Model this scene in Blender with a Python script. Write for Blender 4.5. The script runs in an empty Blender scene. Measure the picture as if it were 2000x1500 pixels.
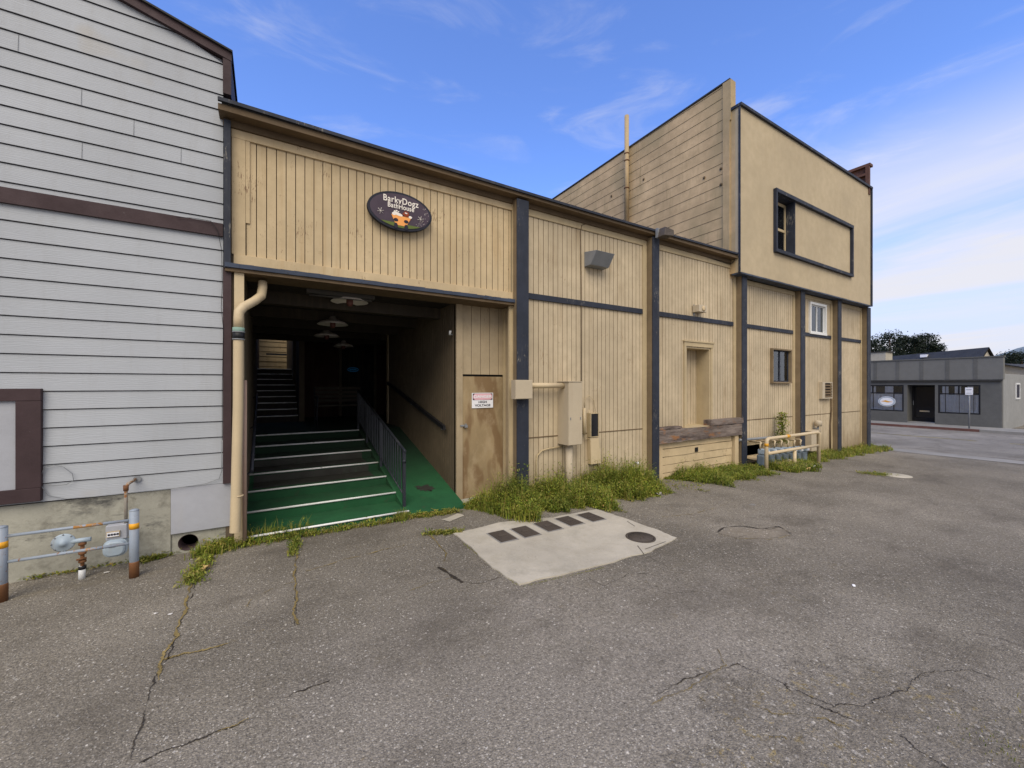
import bpy, math, random
from mathutils import Vector, noise as mnoise
R = random.Random(7)
sc = bpy.context.scene
C = sc.collection
H = 1.7; F = 790.0; CX = 1000.0; CY = 752.0
TH = math.radians(31.3); S = math.sin(TH); K = math.cos(TH)
D = 5.2          # facade siding plane

# ---------- measuring helpers: a sight line of the photo meets a real plane of the place
def PX(px, Y):
    u = (px-CX)/F
    return Y*(S+K*u)/(K-S*u)
def XZ(px, py, Y):
    X = PX(px, Y); d = S*X+K*Y
    return X, H-(py-CY)/F*d
def ZZ(px, py, Y): return XZ(px, py, Y)[1]
def YZ(px, py, X):
    u = (px-CX)/F
    Y = X*(K-S*u)/(S+K*u); d = S*X+K*Y
    return Y, H-(py-CY)/F*d
def G(X):
    if X < 1.5: return 0.0
    return -0.021*(min(X, 31)-1.5)
def GR(px, py):
    z = 0.0; u = (px-CX)/F
    for _ in range(30):
        d = (H-z)*F/(py-CY)
        X = d*(S+K*u); Y = d*(K-S*u); z = G(X)
    return X, Y, z

# ---------- mesh builder
class MB:
    def __init__(s): s.v = []; s.f = []; s.m = []; s.sm = []
    def poly(s, pts, m=0, sm=False):
        n = len(s.v); s.v += [tuple(p) for p in pts]; s.f.append(tuple(range(n, n+len(pts)))); s.m.append(m); s.sm.append(sm)
        return s
    def box(s, x0, x1, y0, y1, z0, z1, m=0):
        if x0 > x1: x0, x1 = x1, x0
        if y0 > y1: y0, y1 = y1, y0
        if z0 > z1: z0, z1 = z1, z0
        n = len(s.v)
        s.v += [(x0,y0,z0),(x1,y0,z0),(x1,y1,z0),(x0,y1,z0),(x0,y0,z1),(x1,y0,z1),(x1,y1,z1),(x0,y1,z1)]
        for f in ((0,3,2,1),(4,5,6,7),(0,1,5,4),(1,2,6,5),(2,3,7,6),(3,0,4,7)):
            s.f.append(tuple(n+i for i in f)); s.m.append(m); s.sm.append(False)
        return s
    def hexa(s, p, m=0):     # 8 points, bottom four then top four, ccw from above
        n = len(s.v); s.v += [tuple(q) for q in p]
        for f in ((0,3,2,1),(4,5,6,7),(0,1,5,4),(1,2,6,5),(2,3,7,6),(3,0,4,7)):
            s.f.append(tuple(n+i for i in f)); s.m.append(m); s.sm.append(False)
        return s
    def tube(s, path, r, n=10, m=0, caps=True, rs=None):
        P = [Vector(p) for p in path]; N = len(P); rings = []
        up = None
        for i in range(N):
            if i == 0: t = P[1]-P[0]
            elif i == N-1: t = P[-1]-P[-2]
            else: t = (P[i+1]-P[i]).normalized()+(P[i]-P[i-1]).normalized()
            t.normalize()
            if up is None:
                up = Vector((0,0,1)) if abs(t.z) < .9 else Vector((1,0,0))
            a = up - t*up.dot(t)
            if a.length < 1e-4: a = Vector((1,0,0)) - t*t.x
            a.normalize(); up = a
            b = t.cross(a); rr = rs[i] if rs else r
            if 0 < i < N-1:
                c_ = (P[i+1]-P[i]).normalized().dot((P[i]-P[i-1]).normalized()); k = 1/max(.5, math.sqrt((1+c_)/2))
            else: k = 1
            base = len(s.v)
            for j in range(n):
                an = 2*math.pi*j/n
                s.v.append(tuple(P[i]+(a*math.cos(an)+b*math.sin(an))*rr*(k if N<12 else 1)))
            rings.append(base)
        for i in range(N-1):
            for j in range(n):
                s.f.append((rings[i]+j, rings[i]+(j+1)%n, rings[i+1]+(j+1)%n, rings[i+1]+j)); s.m.append(m); s.sm.append(True)
        if caps:
            s.f.append(tuple(rings[0]+j for j in range(n))[::-1]); s.m.append(m); s.sm.append(False)
            s.f.append(tuple(rings[-1]+j for j in range(n))); s.m.append(m); s.sm.append(False)
        return s
    def lathe(s, c, prof, n=24, axis='z', m=0, sy=1.0):   # prof: (radius, height)
        c = Vector(c); rings = []
        for r, h in prof:
            base = len(s.v)
            for j in range(n):
                a = 2*math.pi*j/n; p, q = r*math.cos(a), r*math.sin(a)*sy
                if axis == 'z': o = Vector((p, q, h))
                elif axis == 'y': o = Vector((p, h, q))
                else: o = Vector((h, p, q))
                s.v.append(tuple(c+o))
            rings.append(base)
        for i in range(len(prof)-1):
            for j in range(n):
                s.f.append((rings[i]+j, rings[i]+(j+1)%n, rings[i+1]+(j+1)%n, rings[i+1]+j)); s.m.append(m); s.sm.append(True)
        for b, p in ((rings[0], prof[0]), (rings[-1], prof[-1])):
            if p[0] > 1e-5: s.f.append(tuple(b+j for j in range(n))); s.m.append(m); s.sm.append(False)
        return s
    def build(s, name, mats, parent=None, bevel=0, fix=True):
        me = bpy.data.meshes.new(name)
        o = bpy.data.objects.new(name, me); C.objects.link(o)
        off = Vector((0,0,0))
        if parent is not None:
            p = parent
            while p is not None: off += p.location; p = p.parent
            o.parent = parent
        me.from_pydata([tuple(Vector(v)-off) for v in s.v], [], s.f)
        if not isinstance(mats, (list, tuple)): mats = [mats]
        for m in mats: me.materials.append(m)
        me.polygons.foreach_set('material_index', s.m); me.polygons.foreach_set('use_smooth', s.sm)
        me.update()
        if fix:
            import bmesh
            bm = bmesh.new(); bm.from_mesh(me); bmesh.ops.recalc_face_normals(bm, faces=bm.faces); bm.to_mesh(me); bm.free()
        if bevel:
            b = o.modifiers.new('bevel', 'BEVEL'); b.width = bevel; b.segments = 2; b.limit_method = 'ANGLE'; b.harden_normals = False
        return o
def tag(o, label=None, cat=None, group=None, kind=None):
    if label: o['label'] = label
    if cat: o['category'] = cat
    if group: o['group'] = group
    if kind: o['kind'] = kind
    return o
def thing(name, loc, label, cat, group=None):
    o = bpy.data.objects.new(name, None); C.objects.link(o); o.location = loc; o.empty_display_size = .1
    return tag(o, label, cat, group)
def struct(name, mb, m, label=None):
    o = mb.build(name, m); o['kind'] = 'structure'
    if label: o['label'] = label
    return o
def copy_tree(o, parent=None):
    c = o.copy(); C.objects.link(c); c.parent = parent
    for ch in [x for x in bpy.data.objects if x.parent is o]: copy_tree(ch, c)
    return c
def text_part(body, name, size, loc, mat, parent, ext=.001, xs=1, rotx=90, bold=0, spacing=1, shear=0, roty=0):
    cu = bpy.data.curves.new('t', 'FONT'); cu.body = body; cu.size = size; cu.align_x = 'CENTER'; cu.align_y = 'CENTER'
    cu.extrude = ext; cu.offset = bold; cu.space_character = spacing; cu.shear = shear
    to = bpy.data.objects.new('t', cu); C.objects.link(to)
    bpy.context.view_layer.update()
    me = bpy.data.meshes.new_from_object(to.evaluated_get(bpy.context.evaluated_depsgraph_get()))
    me.name = name; bpy.data.objects.remove(to)
    me.materials.clear(); me.materials.append(mat)
    from mathutils import Matrix
    me.transform(Matrix.Rotation(math.radians(rotx), 4, 'X') @ Matrix.Rotation(math.radians(roty), 4, 'Z') @ Matrix.Diagonal((xs,1,1,1)))
    o = bpy.data.objects.new(name, me); C.objects.link(o); o.parent = parent
    off = Vector((0,0,0)); p = parent
    while p is not None: off += p.location; p = p.parent
    o.location = Vector(loc)-off
    return o

# ---------- materials
class N:
    def __init__(s, name):
        s.mat = bpy.data.materials.new(name); s.mat.use_nodes = True; s.t = s.mat.node_tree; s.b = s.t.nodes['Principled BSDF']
        s.out = s.t.nodes['Material Output']; s.pos = s.t.nodes.new('ShaderNodeNewGeometry')
    def n(s, t, **kw):
        x = s.t.nodes.new(t)
        for k, v in kw.items():
            if k.startswith('i_'): x.inputs[k[2:].replace('_', ' ')].default_value = v
            else: setattr(x, k, v)
        return x
    def l(s, a, b): s.t.links.new(a, b)
    def vec(s, scale=(1,1,1), loc=(0,0,0), rot=(0,0,0)):
        m = s.n('ShaderNodeMapping'); m.inputs['Scale'].default_value = scale; m.inputs['Location'].default_value = loc; m.inputs['Rotation'].default_value = rot
        s.l(s.pos.outputs['Position'], m.inputs['Vector']); return m.outputs['Vector']
    def noise(s, scale=5, detail=4, rough=.55, stretch=(1,1,1), loc=(0,0,0), dist=0):
        x = s.n('ShaderNodeTexNoise'); x.inputs['Scale'].default_value = scale; x.inputs['Detail'].default_value = detail; x.inputs['Roughness'].default_value = rough
        x.inputs['Distortion'].default_value = dist
        s.l(s.vec(stretch, loc), x.inputs['Vector']); return x.outputs['Fac']
    def ramp(s, fac, a, b, lo=0.0, hi=1.0):
        x = s.n('ShaderNodeMapRange'); x.inputs['From Min'].default_value = a; x.inputs['From Max'].default_value = b
        x.inputs['To Min'].default_value = lo; x.inputs['To Max'].default_value = hi
        s.l(fac, x.inputs['Value']); return x.outputs['Result']
    def math(s, op, a, b=None, clamp=False):
        x = s.n('ShaderNodeMath', operation=op); x.use_clamp = clamp
        for i, q in enumerate((a, b)):
            if q is None: continue
            if isinstance(q, (int, float)): x.inputs[i].default_value = q
            else: s.l(q, x.inputs[i])
        return x.outputs[0]
    def mix(s, fac, a, b, mode='MIX'):
        x = s.n('ShaderNodeMix', data_type='RGBA', blend_type=mode)
        for i, q in ((0, fac), (6, a), (7, b)):
            if isinstance(q, (int, float)): x.inputs[i].default_value = q
            elif isinstance(q, (tuple, list)): x.inputs[i].default_value = (*q[:3], 1)
            else: s.l(q, x.inputs[i])
        return x.outputs[2]
    def sep(s):
        x = s.n('ShaderNodeSeparateXYZ'); s.l(s.pos.outputs['Position'], x.inputs[0]); return x.outputs
    def bump(s, h, dist=.01, strength=.5, prev=None):
        x = s.n('ShaderNodeBump'); x.inputs['Distance'].default_value = dist; x.inputs['Strength'].default_value = strength
        s.l(h, x.inputs['Height'])
        if prev: s.l(prev, x.inputs['Normal'])
        return x.outputs[0]
    def fin(s, col, rough=.7, normal=None, metal=0, spec=.3):
        if isinstance(col, (tuple, list)): s.b.inputs['Base Color'].default_value = (*col[:3], 1)
        else: s.l(col, s.b.inputs['Base Color'])
        if isinstance(rough, (int, float)): s.b.inputs['Roughness'].default_value = rough
        else: s.l(rough, s.b.inputs['Roughness'])
        s.b.inputs['Metallic'].default_value = metal; s.b.inputs['Specular IOR Level'].default_value = spec
        if normal: s.l(normal, s.b.inputs['Normal'])
        return s.mat
def mul(c, k): return tuple(x*k for x in c)

def paint(name, col, var=.16, dirt=(.10,.075,.045), dirt_amt=.35, streak=.5, chip=None, chip_t=.68, rough=.75, grain=(1,1,1), zdirt=0, gscale=30, bumps=.4, patch=None):
    m = N(name)
    big = m.noise(.9, 5, .6); med = m.noise(5, 5, .65, loc=(3,1,2))
    c = m.mix(m.ramp(big, .35, .7), mul(col, 1+var*.5), mul(col, 1-var))
    c = m.mix(m.ramp(med, .4, .75, 0, .55), c, mul(col, 1-var*1.5))
    st = m.noise(3.2, 6, .7, (3.2,3.2,.22), (1,7,3))
    f = m.math('MULTIPLY', m.ramp(st, .5, .8, 0, streak), m.ramp(m.noise(1.4, 3, .5, loc=(9,4,1)), .4, .65))
    c = m.mix(f, c, mul(dirt, 1.6))
    sp = m.ramp(m.noise(14, 6, .75, loc=(5,5,5)), .62, .74, 0, dirt_amt)
    c = m.mix(sp, c, dirt)
    if patch:
        c = m.mix(m.ramp(m.noise(.7, 3, .5, loc=(17,4,8)), .5, .62, 0, .5), c, patch)
    if zdirt:
        z = m.sep()[2]
        zz = m.math('ADD', z, m.ramp(m.noise(6, 4, .7, (1,1,.3)), .3, .7, -.25, .25))
        c = m.mix(m.ramp(zz, .05+zdirt, -.25+.1, 0, .65), c, mul(dirt, 1.2))
    if chip:
        ch = m.noise(26, 8, .72, grain, (2,8,4)); low = m.noise(2.2, 4, .6, loc=(6,2,9))
        t = m.math('ADD', ch, m.ramp(low, .35, .7, -.12, .12))
        fc = m.ramp(t, chip_t-.012, chip_t+.012)
        c = m.mix(fc, c, chip)
    g = m.noise(gscale, 6, .7, grain)
    nrm = m.bump(g, .004, bumps); nrm = m.bump(med, .012, .25, nrm)
    return m.fin(c, m.ramp(med, .3, .8, rough-.1, min(1, rough+.12)), nrm)

BEIGE = (.52,.425,.285)
M = {}
M['siding'] = paint('beige siding paint', BEIGE, .2, dirt=(.17,.12,.065), streak=1.0, dirt_amt=.6, chip=(.26,.17,.09), chip_t=.69, grain=(2.5,2.5,.35), zdirt=.4)
M['groove'] = paint('dark groove', (.14,.095,.05), .3)  # darker tone for groove faces and lap undersides
M['alcove'] = paint('shaded alcove boards', (.38,.30,.19), .2, dirt=(.17,.12,.065), streak=.9, chip=(.2,.13,.08), chip_t=.70, grain=(2.5,2.5,.35), zdirt=.4)  # siding colour darkened to stand for the shade under the overhang
M['siding_up'] = paint('beige fascia boards', (.56,.435,.26), .2, dirt=(.24,.16,.075), streak=1.0, dirt_amt=.6, chip=(.22,.14,.08), chip_t=.655, grain=(2.5,2.5,.4))
M['trimb'] = paint('beige trim', (.47,.375,.225), .15, dirt=(.16,.11,.06), streak=.5, chip=(.22,.15,.09), chip_t=.72, grain=(2,2,.5))
M['eave'] = paint('eave timber', (.14,.095,.052), .25, dirt=(.09,.06,.035), streak=.4)
M['postside'] = paint('brown post side', (.21,.155,.09), .25, dirt=(.08,.06,.04), streak=.8)
M['wing'] = paint('weathered wing siding', (.56,.405,.225), .28, dirt=(.13,.105,.05), dirt_amt=.6, streak=1.0, patch=(.30,.24,.13), rough=.8)
M['stucco'] = paint('stucco', (.465,.378,.245), .12, dirt=(.24,.18,.10), dirt_amt=.3, streak=.45, gscale=90, bumps=.8, rough=.85)
M['navy'] = paint('navy paint', (.024,.029,.044), .3, dirt=(.07,.065,.06), dirt_amt=.5, streak=.5, chip=(.15,.14,.12), chip_t=.645, grain=(2,2,.4), rough=.65)
M['navyh'] = paint('peeling navy ledge', (.05,.065,.10), .3, dirt=(.03,.028,.03), dirt_amt=.6, streak=.3, chip=(.03,.026,.024), chip_t=.60, grain=(.5,2,2), rough=.7)
M['brown'] = paint('dark brown trim', (.052,.031,.033), .25, dirt=(.03,.02,.02), streak=.3, chip=(.10,.08,.08), chip_t=.74, rough=.7)
M['conc'] = None

def grey_mat():
    m = N('grey cement siding')
    base = (.375,.393,.415)
    x = m.n('ShaderNodeTexWave', wave_type='BANDS', bands_direction='Z'); x.inputs['Scale'].default_value = 22; x.inputs['Distortion'].default_value = 13; x.inputs['Detail'].default_value = 3; x.inputs['Detail Scale'].default_value = .8
    m.l(m.vec((.22,1,1)), x.inputs['Vector'])
    big = m.noise(.8, 5, .6)
    c = m.mix(m.ramp(big, .35, .7), mul(base, 1.04), mul(base, .88))
    c = m.mix(m.ramp(m.noise(3, 5, .7, (3,3,.3), (1,7,3)), .52, .85, 0, .3), c, (.25,.24,.22))
    c = m.mix(m.ramp(m.noise(1.5, 2, .5, loc=(4,2,5.5)), .68, .78, 0, .45), c, (.36,.30,.20))
    zz = m.sep()[2]
    c = m.mix(m.ramp(x.outputs['Fac'], .0, .35, .07, 0), c, mul(base, .5))
    n1 = m.bump(x.outputs['Fac'], .002, .3); n1 = m.bump(m.noise(40, 4, .7, (.3,1,1.5)), .003, .3, n1)
    return m.fin(c, .62, n1)
M['grey'] = grey_mat()
M['greyflat'] = paint('grey panel paint', (.37,.38,.41), .1, dirt=(.25,.23,.20), streak=.4, rough=.6)
M['joint'] = paint('faint joint', (.14,.145,.15), .1)
M['greygap'] = paint('grey board shadow edge', (.035,.035,.04), .2)

def concrete(name, col, stain=(.09,.085,.07), amt=.8, sc=1.0, dark=(.05,.05,.05)):
    m = N(name)
    a = m.noise(2.2*sc, 7, .65); b = m.noise(7*sc, 6, .7, loc=(4,4,4)); c_ = m.noise(45, 5, .8)
    c = m.mix(m.ramp(a, .35, .7), mul(col, 1.15), mul(col, .75))
    c = m.mix(m.ramp(b, .5, .72, 0, amt*.7), c, stain)
    c = m.mix(m.ramp(m.noise(1.6, 5, .75, (1,1,2.4), (8,1,3)), .55, .68, 0, amt), c, dark)
    c = m.mix(m.ramp(c_, .3, .7, .0, .25), c, mul(col, 1.35))
    v = m.n('ShaderNodeTexVoronoi'); v.inputs['Scale'].default_value = 22; m.l(m.vec(), v.inputs['Vector'])
    pit = m.ramp(v.outputs['Distance'], .05, .12, .7, 0)
    c = m.mix(pit, c, mul(col, .35))
    return m.fin(c, .9, m.bump(c_, .006, .5, m.bump(b, .02, .4)))
M['found'] = concrete('old foundation concrete', (.33,.32,.265), (.07,.06,.045), .95)
M['pad'] = concrete('pale concrete pad', (.44,.40,.32), (.26,.225,.15), .55, .6, (.27,.25,.20))
M['walk'] = concrete('sidewalk concrete', (.235,.225,.205), (.2,.19,.16), .3, .6, (.2,.19,.17))

def asphalt(name, base=(.188,.166,.130), rough_near=True, spk=.5):
    m = N(name)
    big = m.noise(.28, 5, .6); med = m.noise(1.7, 6, .65, loc=(3,3,0)); fine = m.noise(75, 4, .8)
    c = m.mix(m.ramp(big, .38, .62), mul(base, 1.28), mul(base, .72))
    c = m.mix(m.ramp(med, .42, .75, 0, .5), c, (base[0]*.62, base[1]*.6, base[2]*.56))
    if rough_near:   # worn bare aggregate in the middle of the lot
        p = m.sep(); dx = m.math('SUBTRACT', p[0], 1.2); dy = m.math('SUBTRACT', p[1], .9)
        r = m.math('SQRT', m.math('ADD', m.math('MULTIPLY', dx, dx), m.math('MULTIPLY', dy, m.math('MULTIPLY', dy, 1.6))))
        r = m.math('ADD', r, m.ramp(m.noise(1.1, 5, .7, loc=(2,5,0)), .3, .7, -.9, .9))
        worn = m.ramp(r, 2.9, 1.5)
        ex_ = m.math('SUBTRACT', p[0], 2.35); ey_ = m.math('SUBTRACT', p[1], .55)
        r2 = m.math('SQRT', m.math('ADD', m.math('MULTIPLY', ex_, m.math('MULTIPLY', ex_, .55)), m.math('MULTIPLY', ey_, ey_)))
        r2 = m.math('ADD', r2, m.ramp(m.noise(2.6, 7, .75, loc=(1,5,0)), .3, .7, -.32, .32))
        broken = m.ramp(r2, .78, .70)
        rim = m.math('MULTIPLY', m.ramp(r2, .86, .77), m.ramp(r2, .70, .77))
    else: worn = None
    def agg(scale, lo, hi):
        v = m.n('ShaderNodeTexVoronoi'); v.inputs['Scale'].default_value = scale
        nz = m.n('ShaderNodeTexNoise'); nz.inputs['Scale'].default_value = scale*1.3; nz.inputs['Detail'].default_value = 2; m.l(m.vec(), nz.inputs['Vector'])
        va = m.n('ShaderNodeVectorMath', operation='MULTIPLY_ADD'); m.l(nz.outputs['Color'], va.inputs[0]); va.inputs[1].default_value = (.9/scale,)*3; m.l(m.vec((1,1,0)), va.inputs[2])
        m.l(va.outputs[0], v.inputs['Vector'])
        s_ = m.n('ShaderNodeSeparateColor'); m.l(v.outputs['Color'], s_.inputs[0])
        core = m.ramp(v.outputs['Distance'], .52, .30)
        return m.math('MULTIPLY', m.ramp(s_.outputs[0], lo, hi), core), s_.outputs[1], v.outputs['Distance'], s_.outputs[2]
    a1, k1, d1, w1 = agg(88, .1, .7)
    grain = m.mix(k1, (.09,.078,.064), (.50,.45,.37))
    ga = .5
    c = m.mix(m.math('MULTIPLY', a1, ga if worn is None else m.ramp(worn, 0, 1, .5, .85)), c, grain)
    a2, k2, d2, w2 = agg(78, .94, .975)
    c = m.mix(m.math('MULTIPLY', a2, m.ramp(k2, 0, 1, .3, .95)), c, (.66,.62,.54))
    a3, k3, d3, w3 = agg(55, .984, .990)
    c = m.mix(m.math('MULTIPLY', a3, spk if worn is None else m.ramp(worn, 0, 1, .5, .9)), c, (.68,.63,.54))
    ab, kb, db, wb = agg(95, .78, .95)
    c = m.mix(m.math('MULTIPLY', ab, m.ramp(kb, 0, 1, .1, .6)), c, (.035,.032,.03))
    c = m.mix(m.ramp(m.noise(4.2, 6, .75, loc=(1,9,0)), .62, .72, 0, .35), c, (.13,.10,.04))
    if worn is not None: c = m.mix(m.math('MULTIPLY', worn, .35), c, (.30,.27,.23))
    if rough_near:
        c = m.mix(m.math('MULTIPLY', broken, .28), c, (.085,.072,.052))
        c = m.mix(m.math('MULTIPLY', rim, m.ramp(m.noise(5, 3, .6), .50, .66, 0, .35)), c, (.05,.042,.03))
        c = m.mix(m.math('MULTIPLY', broken, m.ramp(m.noise(13, 6, .8, loc=(5,5,1)), .56, .66, 0, .7)), c, (.30,.22,.07))
        ag, kg, dg, wg = agg(38, .90, .95)
        c = m.mix(m.math('MULTIPLY', m.math('MULTIPLY', broken, ag), .6), c, (.50,.46,.39))
    gr = m.noise(48, 12, .92, loc=(1,2,3)); gv = m.ramp(gr, .38, .62, .22, 1.8)
    if not rough_near: gv = m.ramp(gr, .36, .64, .75, 1.25)
    cc = m.n('ShaderNodeCombineColor'); [m.l(gv, cc.inputs[q]) for q in range(3)]
    c = m.mix(1.0, c, cc.outputs[0], 'MULTIPLY')
    c = m.mix(m.ramp(m.noise(.9, 6, .75, (1,1.6,1), (7,3,0)), .50, .68, 0, .55), c, (.085,.072,.055))
    c = m.mix(m.ramp(m.noise(9, 8, .85, loc=(3,1,0)), .60, .68, 0, .45), c, (.20,.145,.06))
    n1 = m.bump(d1, .006, .8); n1 = m.bump(fine, .004, .6, n1); n1 = m.bump(med, .03, .35, n1)
    if rough_near: n1 = m.bump(m.math('MULTIPLY', broken, -1.0), .008, .6, n1)
    return m.fin(c, .88, n1, spec=.25)
M['asph'] = asphalt('worn asphalt')
M['road'] = asphalt('street asphalt', (.225,.208,.182), False, .2)
M['patch'] = asphalt('broken rough asphalt', (.20,.172,.13), False, .9)
M['crack'] = paint('dark crack', (.040,.033,.026), .3)  # dark tone of the crack strips
M['moss'] = paint('dry moss in crack', (.27,.20,.075), .5, dirt=(.07,.06,.02), dirt_amt=.9)
M['mossg'] = paint('green moss', (.10,.115,.025), .5, dirt=(.12,.09,.02), dirt_amt=.9)

def carpet():
    m = N('green outdoor carpet')
    c = m.mix(m.ramp(m.noise(2, 5, .7), .35, .7), (.018,.105,.038), (.010,.058,.022))
    c = m.mix(m.ramp(m.noise(7, 6, .75, loc=(2,2,2)), .60, .70, 0, .7), c, (.045,.05,.03))
    c = m.mix(m.ramp(m.noise(120, 2, .5), .35, .65, 0, .35), c, (.008,.06,.02))
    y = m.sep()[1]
    c = m.mix(m.ramp(y, 5.6, 7.6, 0, .88), c, (.012,.022,.014))  # shade of the passage put into the colour, deeper with depth
    return m.fin(c, .95, m.bump(m.noise(200, 3, .7), .003, .5))
M['carpet'] = carpet()
M['worn_and_shade'] = paint('worn tread and riser shade', (.035,.034,.028), .4, dirt=(.02,.05,.025), dirt_amt=.8)  # real wear on treads and ramp; on risers it stands for shade
M['nose'] = paint('white nosing', (.80,.80,.77), .15, dirt=(.2,.2,.18), dirt_amt=.6, chip=(.2,.2,.19), chip_t=.7)
def plywood():
    m = N('weathered plywood')
    x = m.n('ShaderNodeTexWave', wave_type='RINGS', rings_direction='X'); x.inputs['Scale'].default_value = 1.6; x.inputs['Distortion'].default_value = 14; x.inputs['Detail'].default_value = 3; x.inputs['Detail Scale'].default_value = .7
    m.l(m.vec((1.6,1,.55)), x.inputs['Vector'])
    c = m.mix(m.ramp(m.noise(2.5, 5, .6, (1,1,.5)), .35, .7), (.34,.25,.135), (.22,.16,.085))
    c = m.mix(m.ramp(x.outputs['Fac'], .3, .7, 0, .75), c, (.17,.10,.045)); c = m.mix(m.ramp(m.noise(4, 6, .7, (1,1,.6), (2,2,8)), .5, .66, 0, .55), c, (.40,.31,.19))
    return m.fin(c, .8, m.bump(m.noise(30, 5, .7, (2,2,.3)), .003, .5))
M['ply'] = plywood()
def timber():
    m = N('rotting timber')
    n_ = m.noise(5, 7, .75, (.35,2,3.2))
    c = m.mix(m.ramp(n_, .35, .65), (.24,.195,.165), (.05,.034,.03))
    c = m.mix(m.ramp(m.noise(2.6, 5, .7, (.7,1,1.6), (3.3,0,1)), .56, .66, 0, .8), c, (.28,.12,.035))
    return m.fin(c, .85, m.bump(n_, .02, .9))
M['timber'] = timber()
M['steelblue'] = paint('chipped blue grey pipe paint', (.26,.30,.35), .15, dirt=(.2,.1,.04), dirt_amt=.5, chip=(.22,.09,.025), chip_t=.665, rough=.5, grain=(1,1,1))
M['steelrust'] = paint('grey pipe with rust', (.30,.28,.24), .2, dirt=(.25,.12,.04), dirt_amt=.9, chip=(.25,.11,.035), chip_t=.56)
M['rust'] = paint('rusty steel', (.17,.075,.03), .4, dirt=(.06,.03,.02), dirt_amt=.7)
M['yellow'] = paint('yellow reflective tape', (.75,.36,.02), .2, rough=.5)
M['meter'] = paint('meter blue grey', (.36,.43,.48), .12, dirt=(.2,.17,.13), dirt_amt=.4, rough=.45)
M['meterd'] = paint('meter dark blue grey', (.17,.21,.24), .12, dirt=(.1,.09,.07), dirt_amt=.4, rough=.45)
M['rustpatch'] = paint('rust and old yellow tape', (.34,.17,.05), .3, dirt=(.2,.25,.3), dirt_amt=.9, chip=(.26,.30,.35), chip_t=.52)
M['white'] = paint('white paint', (.68,.68,.66), .1, dirt=(.35,.33,.3), dirt_amt=.3, rough=.5)
M['pipe'] = paint('beige downpipe', (.55,.44,.275), .1, dirt=(.22,.16,.10), streak=.5, rough=.5)
M['pipe_pink'] = paint('pinkish pipe', (.36,.25,.19), .15)
M['black'] = paint('black rubber', (.012,.012,.014), .2, dirt=(.04,.04,.04), rough=.5)
M['rail'] = paint('dark rail paint', (.024,.027,.036), .25, dirt=(.09,.09,.09), dirt_amt=.4, rough=.45)
M['metal'] = paint('galvanised metal', (.22,.23,.24), .2, dirt=(.1,.09,.08), dirt_amt=.4, rough=.4)
M['iron'] = paint('cast iron lid', (.075,.06,.048), .3, dirt=(.12,.10,.07), dirt_amt=.8, rough=.7)
M['boxb'] = paint('beige metal box', (.47,.395,.28), .08, dirt=(.22,.16,.1), dirt_amt=.3, rough=.5)
M['dark'] = paint('dark void', (.008,.007,.006), .1)
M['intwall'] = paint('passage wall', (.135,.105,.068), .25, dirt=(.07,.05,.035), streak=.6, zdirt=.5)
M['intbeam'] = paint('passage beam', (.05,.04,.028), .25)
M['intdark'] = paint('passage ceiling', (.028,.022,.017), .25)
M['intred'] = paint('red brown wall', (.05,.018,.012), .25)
M['lampw'] = paint('lamp enamel', (.72,.66,.58), .15, rough=.4)
M['lampg'] = paint('lamp outside', (.09,.085,.075), .15, rough=.5)
M['lampred'] = paint('red lamp globe', (.14,.05,.04), .2, rough=.4)
M['g1'] = paint('grey shop wall', (.118,.117,.108), .15, dirt=(.07,.07,.07), streak=.5, rough=.85)
M['g2'] = paint('grey shop parapet', (.158,.156,.142), .08, dirt=(.08,.08,.08), streak=.3, rough=.8)
M['g3'] = paint('lighter shop side wall', (.27,.27,.26), .12, dirt=(.15,.14,.12), streak=.5, rough=.85)
M['roofd'] = paint('dark shingles', (.035,.034,.032), .3, gscale=80, bumps=1)
M['redk'] = paint('faded red kerb', (.15,.07,.055), .4, dirt=(.15,.13,.11), dirt_amt=.9)
M['yline'] = paint('worn yellow line', (.36,.30,.14), .4, dirt=(.14,.14,.14), dirt_amt=1, chip=(.13,.13,.13), chip_t=.5)
M['weth'] = paint('old varnished brown wood', (.12,.055,.035), .4, streak=.5, grain=(1,2,2))
M['leafy'] = paint('dry leaf', (.60,.42,.17), .3)
M['paper'] = paint('paper scrap', (.66,.63,.58), .1)
M['lump'] = paint('rubble', (.40,.37,.32), .3)
M['cloth'] = paint('window curtain', (.80,.81,.82), .2, dirt=(.2,.22,.25), streak=.6, grain=(3,3,.2))
M['purple'] = paint('purple sign face', (.072,.052,.072), .25, gscale=60, dirt=(.06,.05,.08))
M['signrim'] = paint('sign rim', (.018,.02,.032), .2)
M['cream'] = paint('cream lettering', (.80,.74,.66), .05, dirt=(.6,.55,.5))
M['orange'] = paint('orange tub', (.85,.36,.10), .08, dirt=(.6,.2,.05), dirt_amt=.15, streak=0)
M['dog'] = paint('brown red dog', (.28,.05,.015), .2)
M['sgreen'] = paint('sign green', (.12,.16,.035), .2)
M['pink'] = paint('sun-faded pink', (.74,.42,.47), .1, dirt=(.75,.55,.58), streak=.2)
M['signblk'] = paint('sign black', (.02,.02,.035), .1)
M['wht'] = paint('sign white', (.78,.78,.80), .04, dirt=(.6,.6,.6), dirt_amt=.15, streak=0)
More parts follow.
